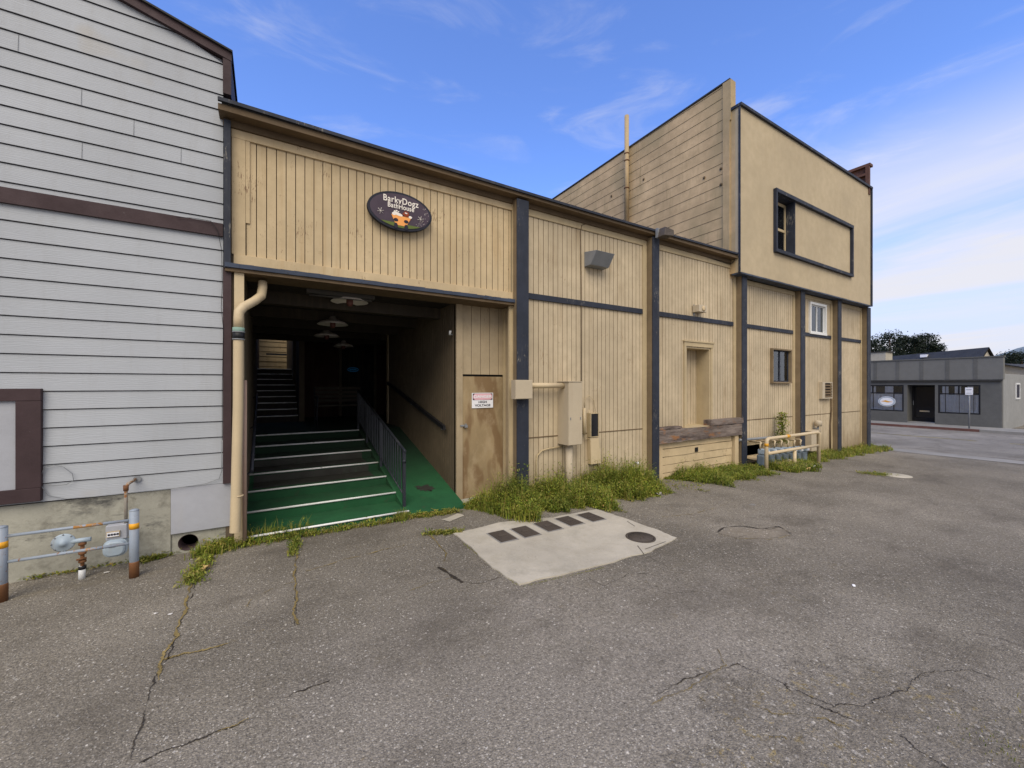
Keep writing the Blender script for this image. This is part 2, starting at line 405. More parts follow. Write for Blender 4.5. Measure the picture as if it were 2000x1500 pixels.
def glass(name, tint=(.03,.035,.04), refl=.5):
    m = N(name)
    g = m.n('ShaderNodeBsdfGlossy'); g.inputs['Roughness'].default_value = .03; g.inputs['Color'].default_value = (.8,.85,.9,1)
    t = m.n('ShaderNodeBsdfTransparent'); t.inputs['Color'].default_value = (.99,.99,.99,1)
    fr = m.n('ShaderNodeFresnel'); fr.inputs['IOR'].default_value = 1.5
    mx = m.n('ShaderNodeMixShader'); m.l(m.ramp(fr.outputs[0], 0, 1, refl*.3, 1), mx.inputs[0]); m.l(t.outputs[0], mx.inputs[1]); m.l(g.outputs[0], mx.inputs[2])
    m.l(mx.outputs[0], m.out.inputs['Surface'])
    return m.mat
M['glass'] = glass('window glass', refl=.28)
def dglass():
    m = N('dark glossy door glass'); return m.fin((.008,.008,.01), .08, spec=.5)
M['doorglass'] = dglass()
def neon():
    m = N('blue neon'); m.b.inputs['Emission Color'].default_value = (.02,.25,.55,1); m.b.inputs['Emission Strength'].default_value = .05
    return m.fin((.02,.1,.2), .5)
M['neon'] = neon()
def leaf(name, cols, rough=.6):
    m = N(name)
    r = m.pos.outputs['Random Per Island']
    cr = m.n('ShaderNodeValToRGB'); m.l(r, cr.inputs[0])
    els = cr.color_ramp.elements; els[0].position = 0; els[0].color = (*cols[0],1); els[1].position = 1; els[1].color = (*cols[-1],1)
    for i, c in enumerate(cols[1:-1]):
        e = els.new((i+1)/(len(cols)-1)); e.color = (*c, 1)
    c = m.mix(m.ramp(m.noise(1.6, 3, .6), .35, .65, 0, .6), cr.outputs[0], cols[0])
    m.fin(c, rough)
    tr = m.n('ShaderNodeBsdfTranslucent'); m.l(c, tr.inputs['Color'])
    mx = m.n('ShaderNodeMixShader'); mx.inputs[0].default_value = .3
    m.l(m.b.outputs[0], mx.inputs[1]); m.l(tr.outputs[0], mx.inputs[2]); m.l(mx.outputs[0], m.out.inputs['Surface'])
    return m.mat
M['weed'] = leaf('weed leaves', [(.05,.085,.012),(.18,.25,.026),(.32,.37,.04),(.42,.41,.065),(.14,.21,.024)])
M['weedy'] = leaf('yellowing grass', [(.17,.20,.03),(.36,.33,.07),(.48,.37,.12),(.22,.25,.035),(.42,.24,.08)])
M['pine'] = leaf('dark evergreen needles', [(.010,.017,.010),(.018,.028,.014),(.028,.040,.020)])
M['hill'] = paint('hazy hill', (.13,.18,.26), .12)
M['farwoods'] = paint('far woods', (.045,.065,.05), .3)

# ---------- siding generators
def vsiding(mb, X0, X1, Y, Z0, Z1, sp=.0955, g=.0085, dep=.012, seed=0, thick=.06):
    rr = random.Random(seed); x = X0
    while x < X1-1e-4:
        xe = min(x+sp, X1)
        a, b = x+g/2, xe-g/2
        if b > a:
            j = rr.uniform(-.0012, .0012)
            y = Y+j
            mb.poly([(a,y,Z0),(b,y,Z0),(b,y,Z1),(a,y,Z1)], 0)
            mb.poly([(a-g/2,Y+dep,Z0),(a,y,Z0),(a,y,Z1),(a-g/2,Y+dep,Z1)], 1)
            mb.poly([(b,y,Z0),(b+g/2,Y+dep,Z0),(b+g/2,Y+dep,Z1),(b,y,Z1)], 1)
        x = xe
    mb.box(X0, X1, Y+dep+.002, Y+thick+dep, Z0, Z1, 1)
def hsiding_x(mb, Ys, X, Z0, Z1f, sp, side=-1, seed=0):    # boards on a plane X=const facing -X; Z1f(y) top line
    y0, y1 = Ys; z = Z0
    while z < max(Z1f(y0), Z1f(y1)):
        zt = z+sp
        # clip by a top line falling towards larger y
        ye = y1
        t0, t1 = Z1f(y0), Z1f(y1)
        def yat(zz):
            if abs(t0-t1) < 1e-6: return y1
            return max(y0, min(y1, y0+(t0-zz)/(t0-t1)*(y1-y0)))
        if min(t0, t1) >= zt: yb = yt = y1
        else: yb, yt = yat(z), yat(min(zt, t0))
        zt2 = min(zt, t0)
        mb.poly([(X-.010,y0,z),(X-.010,yb,z),(X-.003,yt,zt2-.006),(X-.003,y0,zt2-.006)], 0)
        mb.poly([(X-.010,y0,z),(X-.010,yb,z),(X,yb,z-.006),(X,y0,z-.006)], 1)
        z = zt

# =================== SETTING ===================
g = MB()
xs = [-400,-60,-20,-8,-3,0,1.5,4,8,12,16,20,25,31,60,150,900]; ys = [-400,-60,-20,-5,0,3,6,12,20,40,90,300,900]
for i in range(len(xs)-1):
    for j in range(len(ys)-1):
        g.poly([(xs[i],ys[j],G(xs[i])),(xs[i+1],ys[j],G(xs[i+1])),(xs[i+1],ys[j+1],G(xs[i+1])),(xs[i],ys[j+1],G(xs[i]))])
struct('ground', g, M['asph'])
def sheet(x0, x1, y0, y1, dz):
    m = MB(); m.poly([(x0,y0,G(x0)+dz),(x1,y0,G(x1)+dz),(x1,y1,G(x1)+dz),(x0,y1,G(x0)+dz)]); return m
struct('street', sheet(17.1, 29.6, -150, 200, .004), M['road'])
# concrete gutter apron that crosses the alley mouth
gm = MB(); prev = None
for i in range(60):
    y = -60+i*2; o = .08*mnoise.noise(Vector((y*.4,0,0)))
    gm.poly([(16.35+o,y,G(16.35)+.008),(17.15,y,G(17.15)+.008),(17.15,y+2,G(17.15)+.008),(16.35+.08*mnoise.noise(Vector(((y+2)*.4,0,0))),y+2,G(16.35)+.008)])
struct('gutter', gm, M['walk'])
sw = MB(); sw.box(29.75, 31.75, -150, 200, G(31)-.2, G(31)+.15)
struct('sidewalk', sw, M['walk'])
kb = MB(); kb.box(29.6, 29.748, 5.0, 60, G(30)-.2, G(31)+.152); kb.box(29.6, 29.748, -150, 4.99, G(30)-.2, G(31)+.152, 1)
struct('kerb', kb, [M['redk'], M['walk']])
ym = MB()
for k in range(-10, 20):
    for dx in (0, .22): ym.box(23.2+dx, 23.3+dx, k*4, k*4+3.2, G(23.3)+.006, G(23.3)+.009)
struct('road_marking', ym, M['yline'])
def ridge(name, pts, mat, depth=30):
    m = MB()
    for i in range(len(pts)-1):
        (x0,y0,z0),(x1,y1,z1) = pts[i], pts[i+1]
        m.poly([(x0,y0,-2),(x1,y1,-2),(x1,y1,z1),(x0,y0,z0)]); n = Vector((x0,y0,0)).normalized()*depth
        m.poly([(x0,y0,z0),(x1,y1,z1),(x1+n.x,y1+n.y,-2),(x0+n.x,y0+n.y,-2)])
    return m
def far(px, py, d):
    u = (px-CX)/F; return (d*(S+K*u), d*(K-S*u), H-(py-CY)/F*d)
pts = []
for i in range(41):
    px = 1700+i*22
    t = i/40
    py = 707-36*math.exp(-((px-2040)/95.)**2)-26*math.exp(-((px-2280)/120.)**2)+3*mnoise.noise(Vector((px*.03,3,1)))
    pts.append(far(px, py, 900))
struct('hill', ridge('hill', pts, None, 400), M['hill'])

# asphalt cracks: jagged strips
def strip(pix, w, mat, name, dz=.005, jag=.015, sub=9, seed=1):
    rr = random.Random(seed); P = [Vector(GR(*p)) for p in pix]; Q = []; sub *= 3; jag *= .3
    for i in range(len(P)-1):
        for k in range(sub):
            q = P[i].lerp(P[i+1], k/sub); q.x += rr.uniform(-jag, jag); q.y += rr.uniform(-jag, jag); w_ = jag/.3*2.2; q.x += w_*mnoise.noise(q*4.5+Vector((seed,0,0)))+w_*.4*mnoise.noise(q*17); q.y += w_*mnoise.noise(q*4.5+Vector((0,seed,4)))+w_*.4*mnoise.noise(q*17+Vector((0,3,9))); Q.append(q)
    Q.append(P[-1]); m = MB(); L = []
    for i, q in enumerate(Q):
        t = (Q[min(i+2, len(Q)-1)]-Q[max(i-2, 0)]); t.z = 0; t.normalize(); n = Vector((-t.y, t.x, 0))
        ww = w*.6*max(.0, .62+1.2*mnoise.noise(Vector((q.x*9, q.y*9, seed))))*rr.uniform(.4, 1)*(.15 if i in (0, len(Q)-1) else 1); L.append((q+n*ww, q-n*ww))
    for i in range(len(L)-1):
        a, b = L[i]; c, d = L[i+1]
        m.poly([(p.x, p.y, G(p.x)+dz) for p in (a, b, d, c)])
    return struct(name, m, mat)
strip([(380,1140),(352,1222),(322,1290),(285,1380),(245,1490)], .008, M['crack'], 'asphalt_crack', .004, seed=1)
strip([(380,1130),(352,1222),(322,1290),(310,1330)], .028, M['moss'], 'crack_moss', .006, seed=2, sub=14)
strip([(318,1291),(360,1281),(420,1268),(465,1254)], .020, M['moss'], 'crack_moss', .006, seed=3)
strip([(577,1085),(576,1130),(578,1180),(577,1222)], .018, M['moss'], 'crack_moss', .006, seed=4)
strip([(577,1090),(577,1225)], .006, M['crack'], 'asphalt_crack', .004, .006, seed=5)
strip([(645,1330),(560,1367),(495,1400),(425,1430),(340,1460),(270,1492)], .012, M['crack'], 'asphalt_crack', .004, seed=6)
strip([(495,1400),(425,1432)], .008, M['moss'], 'crack_moss', .006, seed=7)
strip([(480,1190),(495,1170),(540,1145),(575,1138)], .008, M['moss'], 'crack_moss', .006, seed=8)
strip([(600,1118),(660,1096),(740,1078),(790,1064)], .011, M['moss'], 'crack_moss', .006, seed=9)
strip([(1400,1040),(1412,1030),(1450,1028),(1490,1034),(1520,1028),(1546,1044)], .034, M['crack'], 'asphalt_crack', .004, .008, seed=10)
strip([(1402,1045),(1440,1052),(1500,1054),(1546,1046)], .008, M['moss'], 'crack_moss', .004, .01, seed=23)
strip([(855,1108),(875,1118),(888,1128),(905,1138)], .045, M['crack'], 'asphalt_crack', .004, .006, seed=11)
strip([(860,1110),(880,1120)], .010, M['moss'], 'crack_moss', .006, seed=24)
strip([(905,1138),(940,1140),(975,1128)], .008, M['crack'], 'asphalt_crack', .004, .006, seed=12)
strip([(800,1155),(840,1140),(885,1128)], .006, M['moss'], 'crack_moss', .005, .01, seed=25)
strip([(830,1040),(850,1055),(870,1080),(872,1095)], .018, M['moss'], 'crack_moss', .006, seed=13)
strip([(1150,1130),(1180,1145),(1230,1120),(1270,1122)], .006, M['crack'], 'asphalt_crack', .004, .008, seed=14)
strip([(1180,1145),(1200,1160)], .005, M['crack'], 'asphalt_crack', .004, .008, seed=15)
strip([(1250,1080),(1290,1100),(1310,1115)], .005, M['crack'], 'asphalt_crack', .004, .008, seed=16)
strip([(1200,1160),(1240,1150),(1310,1160),(1380,1152)], .004, M['crack'], 'asphalt_crack', .004, .012, seed=26)
strip([(1290,1360),(1340,1330),(1400,1305),(1440,1300),(1520,1330),(1580,1360),(1630,1380),(1700,1372),(1760,1345),(1830,1312),(1890,1305),(1950,1330),(2040,1345)], .007, M['crack'], 'asphalt_crack', .004, seed=17)
strip([(1400,1270),(1420,1300),(1380,1320),(1340,1350),(1270,1375)], .006, M['moss'], 'crack_moss', .006, seed=18)
strip([(1530,1330),(1580,1372),(1640,1400),(1700,1420)], .010, M['crack'], 'asphalt_crack', .004, .02, seed=27)
strip([(1440,1370),(1520,1385),(1600,1395),(1650,1420)], .007, M['moss'], 'crack_moss', .005, .03, seed=28)
strip([(1750,1430),(1800,1470),(1850,1500)], .014, M['crack'], 'asphalt_crack', .004, .02, seed=29)
strip([(1900,1235),(1960,1250),(2040,1280)], .005, M['crack'], 'asphalt_crack', .004, .012, seed=30)
strip([(1450,1435),(1500,1455),(1540,1450)], .006, M['moss'], 'crack_moss', .006, .03, seed=31)
strip([(1290,1010),(1360,1004),(1420,985)], .010, M['moss'], 'crack_moss', .006, .02, seed=32)
# broken patch where the top layer is gone
def blob(pix, mat, name, dz=.003, jag=.04, seed=3, sub=8, th=0):
    rr = random.Random(seed); P = [Vector(GR(*p)) for p in pix]; Q = []
    for i in range(len(P)):
        a, b = P[i], P[(i+1) % len(P)]
        for k in range(sub):
            q = a.lerp(b, k/sub); Q.append((q.x+rr.uniform(-jag, jag), q.y+rr.uniform(-jag, jag)))
    m = MB(); cx_ = sum(q[0] for q in Q)/len(Q); cy_ = sum(q[1] for q in Q)/len(Q)
    for i in range(len(Q)):
        a, b = Q[i], Q[(i+1) % len(Q)]
        m.poly([(cx_,cy_,G(cx_)+dz),(a[0],a[1],G(a[0])+dz),(b[0],b[1],G(b[0])+dz)])
    return m, Q
m_, _ = blob([(1405,1042),(1430,1030),(1490,1034),(1530,1028),(1546,1044),(1500,1053),(1440,1052)], None, '', .003, .02, 5)
struct('worn_patch', m_, M['patch'])

# =================== CONCRETE PAD WITH LIDS ===================
pad = thing('concrete_pad', (GR(1100,1060)[0], GR(1100,1060)[1], 0), 'pale concrete slab set in the asphalt in front of the weeds', 'concrete pad')
Z = .012
mm, Q = blob([(887,1044),(975,1022),(1080,1012),(1165,996),(1215,1012),(1280,1035),(1322,1052),(1270,1078),(1180,1103),(1090,1125),(1015,1142),(985,1128),(950,1100),(920,1070)], None, '', Z, .012, 8, 5)
for i in range(len(Q)):
    a, b = Q[i], Q[(i+1) % len(Q)]
    mm.poly([(a[0],a[1],G(a[0])+Z),(b[0],b[1],G(b[0])+Z),(b[0],b[1],G(b[0])-.05),(a[0],a[1],G(a[0])-.05)])
mm.build('slab', M['pad'], pad)
for a, b in (((1245,1068),(1258,1085)), ((1225,1020),(1240,1030)), ((1300,1060),(1260,1075))):
    A, B = Vector(GR(*a)), Vector(GR(*b)); n = Vector((-(B-A).y, (B-A).x, 0)).normalized()*.004
    MB().poly([(p.x,p.y,G(p.x)+Z+.002) for p in (A-n, B-n, B+n, A+n)]).build('hairline_crack', M['crack'], pad)
LC = [((981,1050),'left end one of the five, nearest the passage'), ((1026,1041),'second from the left'), ((1070,1030),'middle one of the five'), ((1112,1020),'second from the right'), ((1154,1012),'right end one, nearest the wall boxes')]
for i, ((px, py), w) in enumerate(LC):
    x, y, z = GR(px, py); z = G(x)+Z
    t = thing('vault_cover', (x, y, z), 'brown iron lid in the slab, '+w, 'utility lid', 'rectangular lids in a row on the slab')
    hw, hl = .098, .150
    m = MB(); m.box(x-hw-.02, x+hw+.02, y-hl-.02, y+hl+.02, z+.001, z+.004)
    m.build('rim', M['walk'], t)
    m = MB(); m.box(x-hw, x+hw, y-hl, y+hl, z+.005, z+.012)
    for k in range(7):
        for j in range(9):
            m.box(x-hw+.014+k*.0255, x-hw+.014+k*.0255+.014, y-hl+.014+j*.031, y-hl+.014+j*.031+.017, z+.012, z+.0145)
    m.box(x-.045, x+.045, y-.02, y+.02, z+.012, z+.017)
    m.build('lid', M['iron'], t)
x, y, z = GR(1251, 1052); z = G(x)+Z
t = thing('manhole_cover', (x, y, z), 'round brown iron manhole cover at the right end of the concrete slab', 'manhole cover')
MB().lathe((x,y,z+.001), [(.145,0),(.165,0),(.165,.007),(.142,.007),(.142,0)], 36).build('ring', M['iron'], t)
m = MB().lathe((x,y,z+.001), [(0,.009),(.138,.009),(.138,0)], 36)
for a in range(8): m.tube([(x+.03*math.cos(a*.785), y+.03*math.sin(a*.785), z+.010), (x+.12*math.cos(a*.785), y+.12*math.sin(a*.785), z+.010)], .003, 4)
m.build('lid', M['iron'], t)
x, y, z = GR(1751, 929)
tag(MB().lathe((x,y,z+.004), [(0,.006),(.24,.006),(.25,0)], 28).build('manhole_cover', M['pad']), 'pale round cover flush in the asphalt near the street corner', 'manhole cover')

# =================== GREY BUILDING (left) ===================
YG = 5.2
XR = PX(436, YG); zb = ZZ(435, 943, YG)
gb = thing('grey_house', (-3, YG, 0), 'grey lap-sided building with dark brown trim at the left edge', 'building')
ztR = ZZ(437, 113, YG); x2, z2 = XZ(250, 8, YG); slope = (z2-ztR)/(XR-x2)
ex = .1625; m = MB(); XL = -9
def roofz(x): return ztR+slope*(XR-x) if x > -4 else ztR+slope*(XR+4)-slope*(-4-x)
k = 0; z = zb
wx0, wz0 = XZ(80, 980, YG); wz1 = ZZ(80, 757, YG)
while z < roofz(-4):
    zt = z+ex
    def xat(zz): return min(XR, XR-(zz-ztR)/slope) if zz > ztR else XR
    xb, xt = xat(z), xat(zt)
    m.poly([(XL,YG-.013,z),(xb,YG-.013,z),(xt,YG-.002,zt),(XL,YG-.002,zt)], 0)
    m.poly([(XL,YG-.013,z-.002),(xb,YG-.013,z-.002),(xb,YG-.013,z),(XL,YG-.013,z)], 1)
    m.poly([(XL,YG-.013,z-.002),(xb,YG-.013,z-.002),(xb,YG+.0,z-.012),(XL,YG+.0,z-.012)], 1)
    z = zt; k += 1
m.build('wall', [M['grey'], M['greygap']], gb, fix=False)
# thin butt joints between boards
for px, py in ((160,205),(161,308),(354,317),(37,70),(262,260)):
    x, zc = XZ(px, py, YG); kk = math.floor((zc-zb)/ex); z0 = zb+kk*ex
    MB().poly([(x-.0015,YG-.0185,z0),(x+.0015,YG-.0185,z0),(x+.0015,YG-.0035,z0+ex),(x-.0015,YG-.0035,z0+ex)]).build('board_joint', M['joint'], gb, fix=False)
m = MB(); m.box(XL, XR-.002, YG+.01, 30, zb, ztR-.1); 
m.poly([(XL,YG+.02,ztR-.1),(XR-.01,YG+.02,ztR-.1),(XR-.01,YG+.02,ztR),(-4,YG+.02,roofz(-4)),(XL,YG+.02,roofz(XL))])
m.build('inner_wall', M['greyflat'], gb)
# roof edge following the gable
fas = MB()
for (a, b) in ((XR+.075, -4), (-4, XL)):
    za, zb_ = roofz(a), roofz(b)
    fas.hexa([(b,YG-.05,zb_-.02),(a,YG-.05,za-.02),(a,YG+.02,za-.02),(b,YG+.02,zb_-.02),(b,YG-.05,zb_+.065),(a,YG-.05,za+.065),(a,YG+.02,za+.065),(b,YG+.02,zb_+.065)])
fas.build('roof_trim', M['brown'], gb)
rf = MB()
for (a, b) in ((XR+.085, -4), (-4, XL)):
    za, zb_ = roofz(a), roofz(b)
    rf.hexa([(b,YG-.075,zb_+.067),(a,YG-.075,za+.067),(a,30,za+.067),(b,30,zb_+.067),(b,YG-.075,zb_+.085),(a,YG-.075,za+.085),(a,30,za+.085),(b,30,zb_+.085)])
rf.build('roof', M['roofd'], gb)
m = MB(); m.box(XR, XR+.072, YG-.045, 30, ZZ(440,187,YG), ztR-.03); m.build('corner_trim', M['brown'], gb)
zc0 = ZZ(440, 943, YG)
m = MB(); m.box(XR, XR+.072, YG-.045, YG+.1, zc0, ZZ(440,525,YG)); m.build('corner_trim', M['brown'], gb)
b1 = XZ(435, 452, YG-.03); b0 = ZZ(435, 431, YG-.03)
z_a, z_b = ZZ(0, 395, YG-.03), ZZ(0, 367, YG-.03)
zl, zh = ZZ(435,462,YG-.03), ZZ(435,437,YG-.03)
m = MB(); m.hexa([(XL,YG-.035,z_a),(XR,YG-.035,zl),(XR,YG+0,zl),(XL,YG+0,z_a),(XL,YG-.035,z_b),(XR,YG-.035,zh),(XR,YG+0,zh),(XL,YG+0,z_b)])
m.build('band_trim', M['brown'], gb)
# boarded window at the left edge
wl = PX(-45, YG); wr = PX(80, YG-.05); za, zt_ = ZZ(80,978,YG-.05), ZZ(80,759,YG-.05); fw = .165
m = MB()
m.box(wl-fw, wr, YG-.055, YG-.005, zt_-.105, zt_); m.box(wl-fw, wr, YG-.06, YG-.005, za, za+.115)
m.box(wr-.15, wr, YG-.052, YG-.005, za+.116, zt_-.106); m.box(wl-fw, wl, YG-.052, YG-.005, za+.116, zt_-.106)
w_ = m.build('window', M['brown'], gb, bevel=.003)
m = MB(); m.box(wl, wr-.15, YG-.03, YG-.02, za+.115, zt_-.105); m.build('panel', M['greyflat'], w_)
# foundation
fx = PX(333, YG)
m = MB(); m.box(XL, fx, YG+.004, YG+.3, -.3, zb-.002); m.build('foundation', M['found'], gb)
zp0, zp1 = ZZ(340,1043,YG-.01), ZZ(440,946,YG-.01)
m = MB(); m.box(fx+.004, XR+.068, YG-.012, YG+.003, zp0, zb-.002); m.build('skirt_panel', M['greyflat'], gb)
hx, hz = XZ(367, 1072, YG)
m = MB()
def plate_hole(m, x0, x1, z0, z1, y, cx_, cz_, r, n=24):
    # square-to-circle ring
    P = []
    for i in range(n):
        a = 2*math.pi*i/n; dx, dz = math.cos(a), math.sin(a)
        t = min((x1-cx_)/dx if dx > 1e-6 else (x0-cx_)/dx if dx < -1e-6 else 9e9, (z1-cz_)/dz if dz > 1e-6 else (z0-cz_)/dz if dz < -1e-6 else 9e9)
        P.append(((cx_+dx*r, cz_+dz*r), (cx_+dx*t, cz_+dz*t)))
    for i in range(n):
        a, b = P[i], P[(i+1) % n]
        m.poly([(a[0][0],y,a[0][1]),(a[1][0],y,a[1][1]),(b[1][0],y,b[1][1]),(b[0][0],y,b[0][1])])
        ex_, ez_ = (x1 if a[1][0] > cx_ else x0), (z1 if a[1][1] > cz_ else z0)
        if abs(a[1][0]-b[1][0]) > 1e-5 and abs(a[1][1]-b[1][1]) > 1e-5: m.poly([(a[1][0],y,a[1][1]),(ex_,y,ez_),(b[1][0],y,b[1][1])])
        m.poly([(a[0][0],y,a[0][1]),(b[0][0],y,b[0][1]),(b[0][0],y+.2,b[0][1]),(a[0][0],y+.2,a[0][1])])
    for cx2, cz2 in ((x0,z0),(x0,z1),(x1,z0),(x1,z1)):
        pass
pw = .25
hz = zp0-.115; plate_hole(m, hx-pw*.55, hx+pw*.55, zp0-.26, zp0-.001, YG+.02, hx, hz, .080)
m.box(fx+.004, hx-pw*.55, YG+.02, YG+.3, -.3, zp0); m.box(hx+pw*.55, XR+.072, YG+.02, YG+.3, -.3, zp0)
m.box(hx-pw*.55, hx+pw*.55, YG+.02, YG+.3, -.3, zp0-.26)
m.build('lower_foundation', M['found'], gb)
MB().box(hx-.1, hx+.1, YG+.21, YG+.25, hz-.1, hz+.1).build('drain_hole', M['dark'], gb)
MB().lathe((hx,YG+.019,hz), [(.083,.19),(.083,.0),(.079,.0),(.079,.19)], 24, 'y').build('drain_pipe', M['brown'], gb)
# cable stapled to the wall
cab = [XZ(p[0], p[1], YG-.024) for p in ((433,860),(433,920),(428,935),(400,945),(330,955),(260,962),(180,970),(130,974),(95,968),(82,950),(80,930),(88,912),(105,908),(125,912),(142,925),(144,938),(130,946),(105,948),(88,945))]
tag(MB().tube([(x, YG-.03, z) for x, z in cab], .003, 6).build('wall_cable', M['metal']), 'thin grey cable looped along the bottom of the grey siding', 'cable')
cab = [XZ(p[0], p[1], YG-.05) for p in ((345,424),(380,426),(412,432),(425,450),(433,490),(434,560),(432,600),(436,640),(434,760),(434,860))]
tag(MB().tube([(x, YG-.05, z) for x, z in cab], .0025, 5).build('wall_cable', M['black']), 'thin black cable hanging down beside the brown corner trim', 'cable')

# =================== BEIGE BUILDING ===================
bb = thing('beige_building', (4, D, 0), 'beige wooden building with navy posts, covered passage and taller stuccoed block', 'building')
XA = PX(452, D)
YF = 4.98
ztop = (ZZ(450,190,YF)+ZZ(1440,495,YF))/2
XW = PX(1425, D)     # wing left wall
ce = MB(); N_ = 30
def sag(x): return .035*math.sin(max(0, min(1, (x-XA)/(XW-XA)))*math.pi)
for i in range(N_):
    a = XR-.03+(XW-XR)*i/N_; b = XR-.03+(XW-XR)*(i+1)/N_
    za, zb_ = ztop-sag(a), ztop-sag(b)
    ce.hexa([(a,YF,za-.036),(b,YF,zb_-.036),(b,YF+.03,zb_-.036),(a,YF+.03,za-.036),(a,YF,za),(b,YF,zb_),(b,YF+.03,zb_),(a,YF+.03,za)])
ce.build('roof_fascia', M['navy'], bb)
sf = MB()
sf.box(XR-.03, XW-.01, YF+.031, D+.02, ztop-.11, ztop-.05); sf.box(XR, XW-.02, D-.045, D+.02, ztop-.18, ztop-.111)
sf.build('eave', M['eave'], bb)
rt = MB(); rt.box(XR, XW-.01, YF+.031, 11.9, ztop-.049, ztop-.03); rt.box(.75, XW-.01, 11.9, 24, ztop-.049, ztop-.03); rt.build('roof', M['roofd'], bb)
zfr = ztop-.182     # top of siding
# section 1 above the passage
zh1, zh0 = ZZ(480,500,D), ZZ(480,521,D-.1)
X1 = PX(1000, D)
m = MB(); vsiding(m, XA+.13, X1-.02, D, zh1, zfr-.09, .094, seed=1); m.build('upper_wall', [M['siding_up'], M['groove']], bb, fix=False)
m = MB(); m.box(XA, X1, D-.022, D+.06, zfr-.09, zfr); m.box(XA+.002, XA+.125, D-.02, D+.06, zh1, zfr-.09); m.box(XA+.02, X1, D-.025, D+.06, zh0+.03, zh1)
m.box(XA+.126, XA+.165, D-.016, D-.001, zh1+.35, zfr-.09)
m.build('frieze_board', M['siding_up'], bb, bevel=.003)
m = MB(); m.box(XR+.01, XA-.002, D-.09, D+.1, zh0-.03, ztop-.14); m.build('end_trim', M['navy'], bb)
lg = MB()
for i in range(28):
    a = XR+.02+(X1-XR-.02)*i/28; b = XR+.02+(X1-XR-.02)*(i+1)/28; j = [R.uniform(-.004,.004) for _ in range(4)]
    lg.hexa([(a,D-.1+j[0],zh0-.022),(b,D-.1+j[1],zh0-.022),(b,D+.06,zh0-.022),(a,D+.06,zh0-.022),(a,D-.1+j[0],zh0+.024+j[2]),(b,D-.1+j[1],zh0+.024+j[3]),(b,D+.06,zh0+.028),(a,D+.06,zh0+.028)])
lg.build('ledge', M['navyh'], bb)
m = MB(); m.box(XR+.02, X1, D-.08, D+.32, zh0-.06, zh0-.024); m.build('lintel', M['eave'], bb)
# posts
posts = [(1010,1033,1),(1275,1288,2),(1450,1459.5,3),(1565,1573,4),(1637.5,1644,5),(1694.5,1701,6)]
YP = D-.16
PO = []
for a, b, k in posts:
    xa, xb = PX(a, YP), PX(b, YP)
    PO.append((xa, xb))
    top = ztop-.14 if k < 3 else ZZ(1445,533,4.97)-.01
    m = MB(); m.box(xa, xb, YP, YP+.02, G(xa)-.1, top); p = m.build('post', M['navy'], bb, bevel=.004)
    m = MB(); m.box(xa+.004, xb-.004, YP+.021, D+.03, G(xa)-.1, top); m.build('post_side', M['postside'], p)
# lower walls
secs = [(PO[0][1], PO[1][0]), (PO[1][1], PO[2][0]), (PO[2][1], PO[3][0]), (PO[3][1], PO[4][0]), (PO[4][1], PO[5][0])]
zband = H+.2655*D
zs0 = ZZ(1445,533,4.97)-.02
zj = (ZZ(1040,853,D)+ZZ(1262,838,D))/2
def hole_wall(x0, x1, z0, z1, hx0, hx1, hz0, hz1, seed):
    m = MB(); vsiding(m, x0, hx0, D, z0, z1, seed=seed); vsiding(m, hx1, x1, D, z0, z1, seed=seed+1)
    vsiding(m, hx0, hx1, D, hz1, z1, seed=seed+2); vsiding(m, hx0, hx1, D, z0, hz0, seed=seed+3); return m
zt2 = zfr
# sec 2
m = MB(); vsiding(m, secs[0][0], secs[0][1], D, G(5)-.2, zt2, seed=5); m.build('wall', [M['siding'], M['groove']], bb, fix=False)
# sec 3 with loading door opening
dx0, dz1 = XZ(1340, 678, D); dx1 = PX(1386, D); dz0 = ZZ(1386, 833, D)
zs = ZZ(1360, 848, D)
hb = ZZ(1370, 862, D-.1)
m = hole_wall(secs[1][0], secs[1][1], hb, zt2, dx0, dx1, dz0-.1, dz1, 11); m.build('wall', [M['siding'], M['groove']], bb, fix=False)
dr = MB(); vsiding(dr, dx0, dx1, D+.30, dz0-.1, dz1, seed=12)
door = dr.build('loading_door', [M['siding'], M['groove']], bb, fix=False)
m = MB(); m.box(dx0+.001, dx0+.015, D-.004, D+.3, dz0-.1, dz1-.016); m.box(dx1-.015, dx1-.001, D-.004, D+.3, dz0-.1, dz1-.016); m.box(dx0+.001, dx1-.001, D-.004, D+.3, dz1-.015, dz1-.001)
m.box(dx0-.09, dx0-.032, D-.03, D-.001, dz0-.05, dz1+.11); m.box(dx0-.031, dx1+.10, D-.028, D-.001, dz1+.021, dz1+.11); m.box(dx1+.022, dx1+.08, D-.022, D-.001, dz0-.02, dz1+.02)
m.box(dx0-.11, dx1+.12, D-.045, D-.001, dz1+.111, dz1+.14)
m.build('door_frame', M['trimb'], door)
m = MB()
tx0, tx1 = secs[1][0]-.0, secs[1][1]+.02
zA, zB = ZZ(1292,866,D-.12), ZZ(1292,841,D-.12)
def rough_beam(m, x0, x1, y0, y1, z0, z1, n=14, j=.008, seed=0, tilt=0):
    rr = random.Random(seed); prev = None
    for i in range(n+1):
        x = x0+(x1-x0)*i/n; o = [rr.uniform(-j, j) for _ in range(4)]; dz = tilt*i/n
        ring = [(x,y0+o[0],z0+o[1]+dz),(x,y1,z0+dz),(x,y1,z1+o[2]*.5+dz),(x,y0+o[3],z1+o[2]+dz)]
        if prev:
            for q in range(4): m.poly([prev[q], prev[(q+1)%4], ring[(q+1)%4], ring[q]])
        else: m.poly(ring)
        prev = ring
    m.poly(prev)
rough_beam(m, tx0, tx1, D-.15, D+.05, zA, zB, seed=4)
m.build('sill_beam', M['timber'], bb)
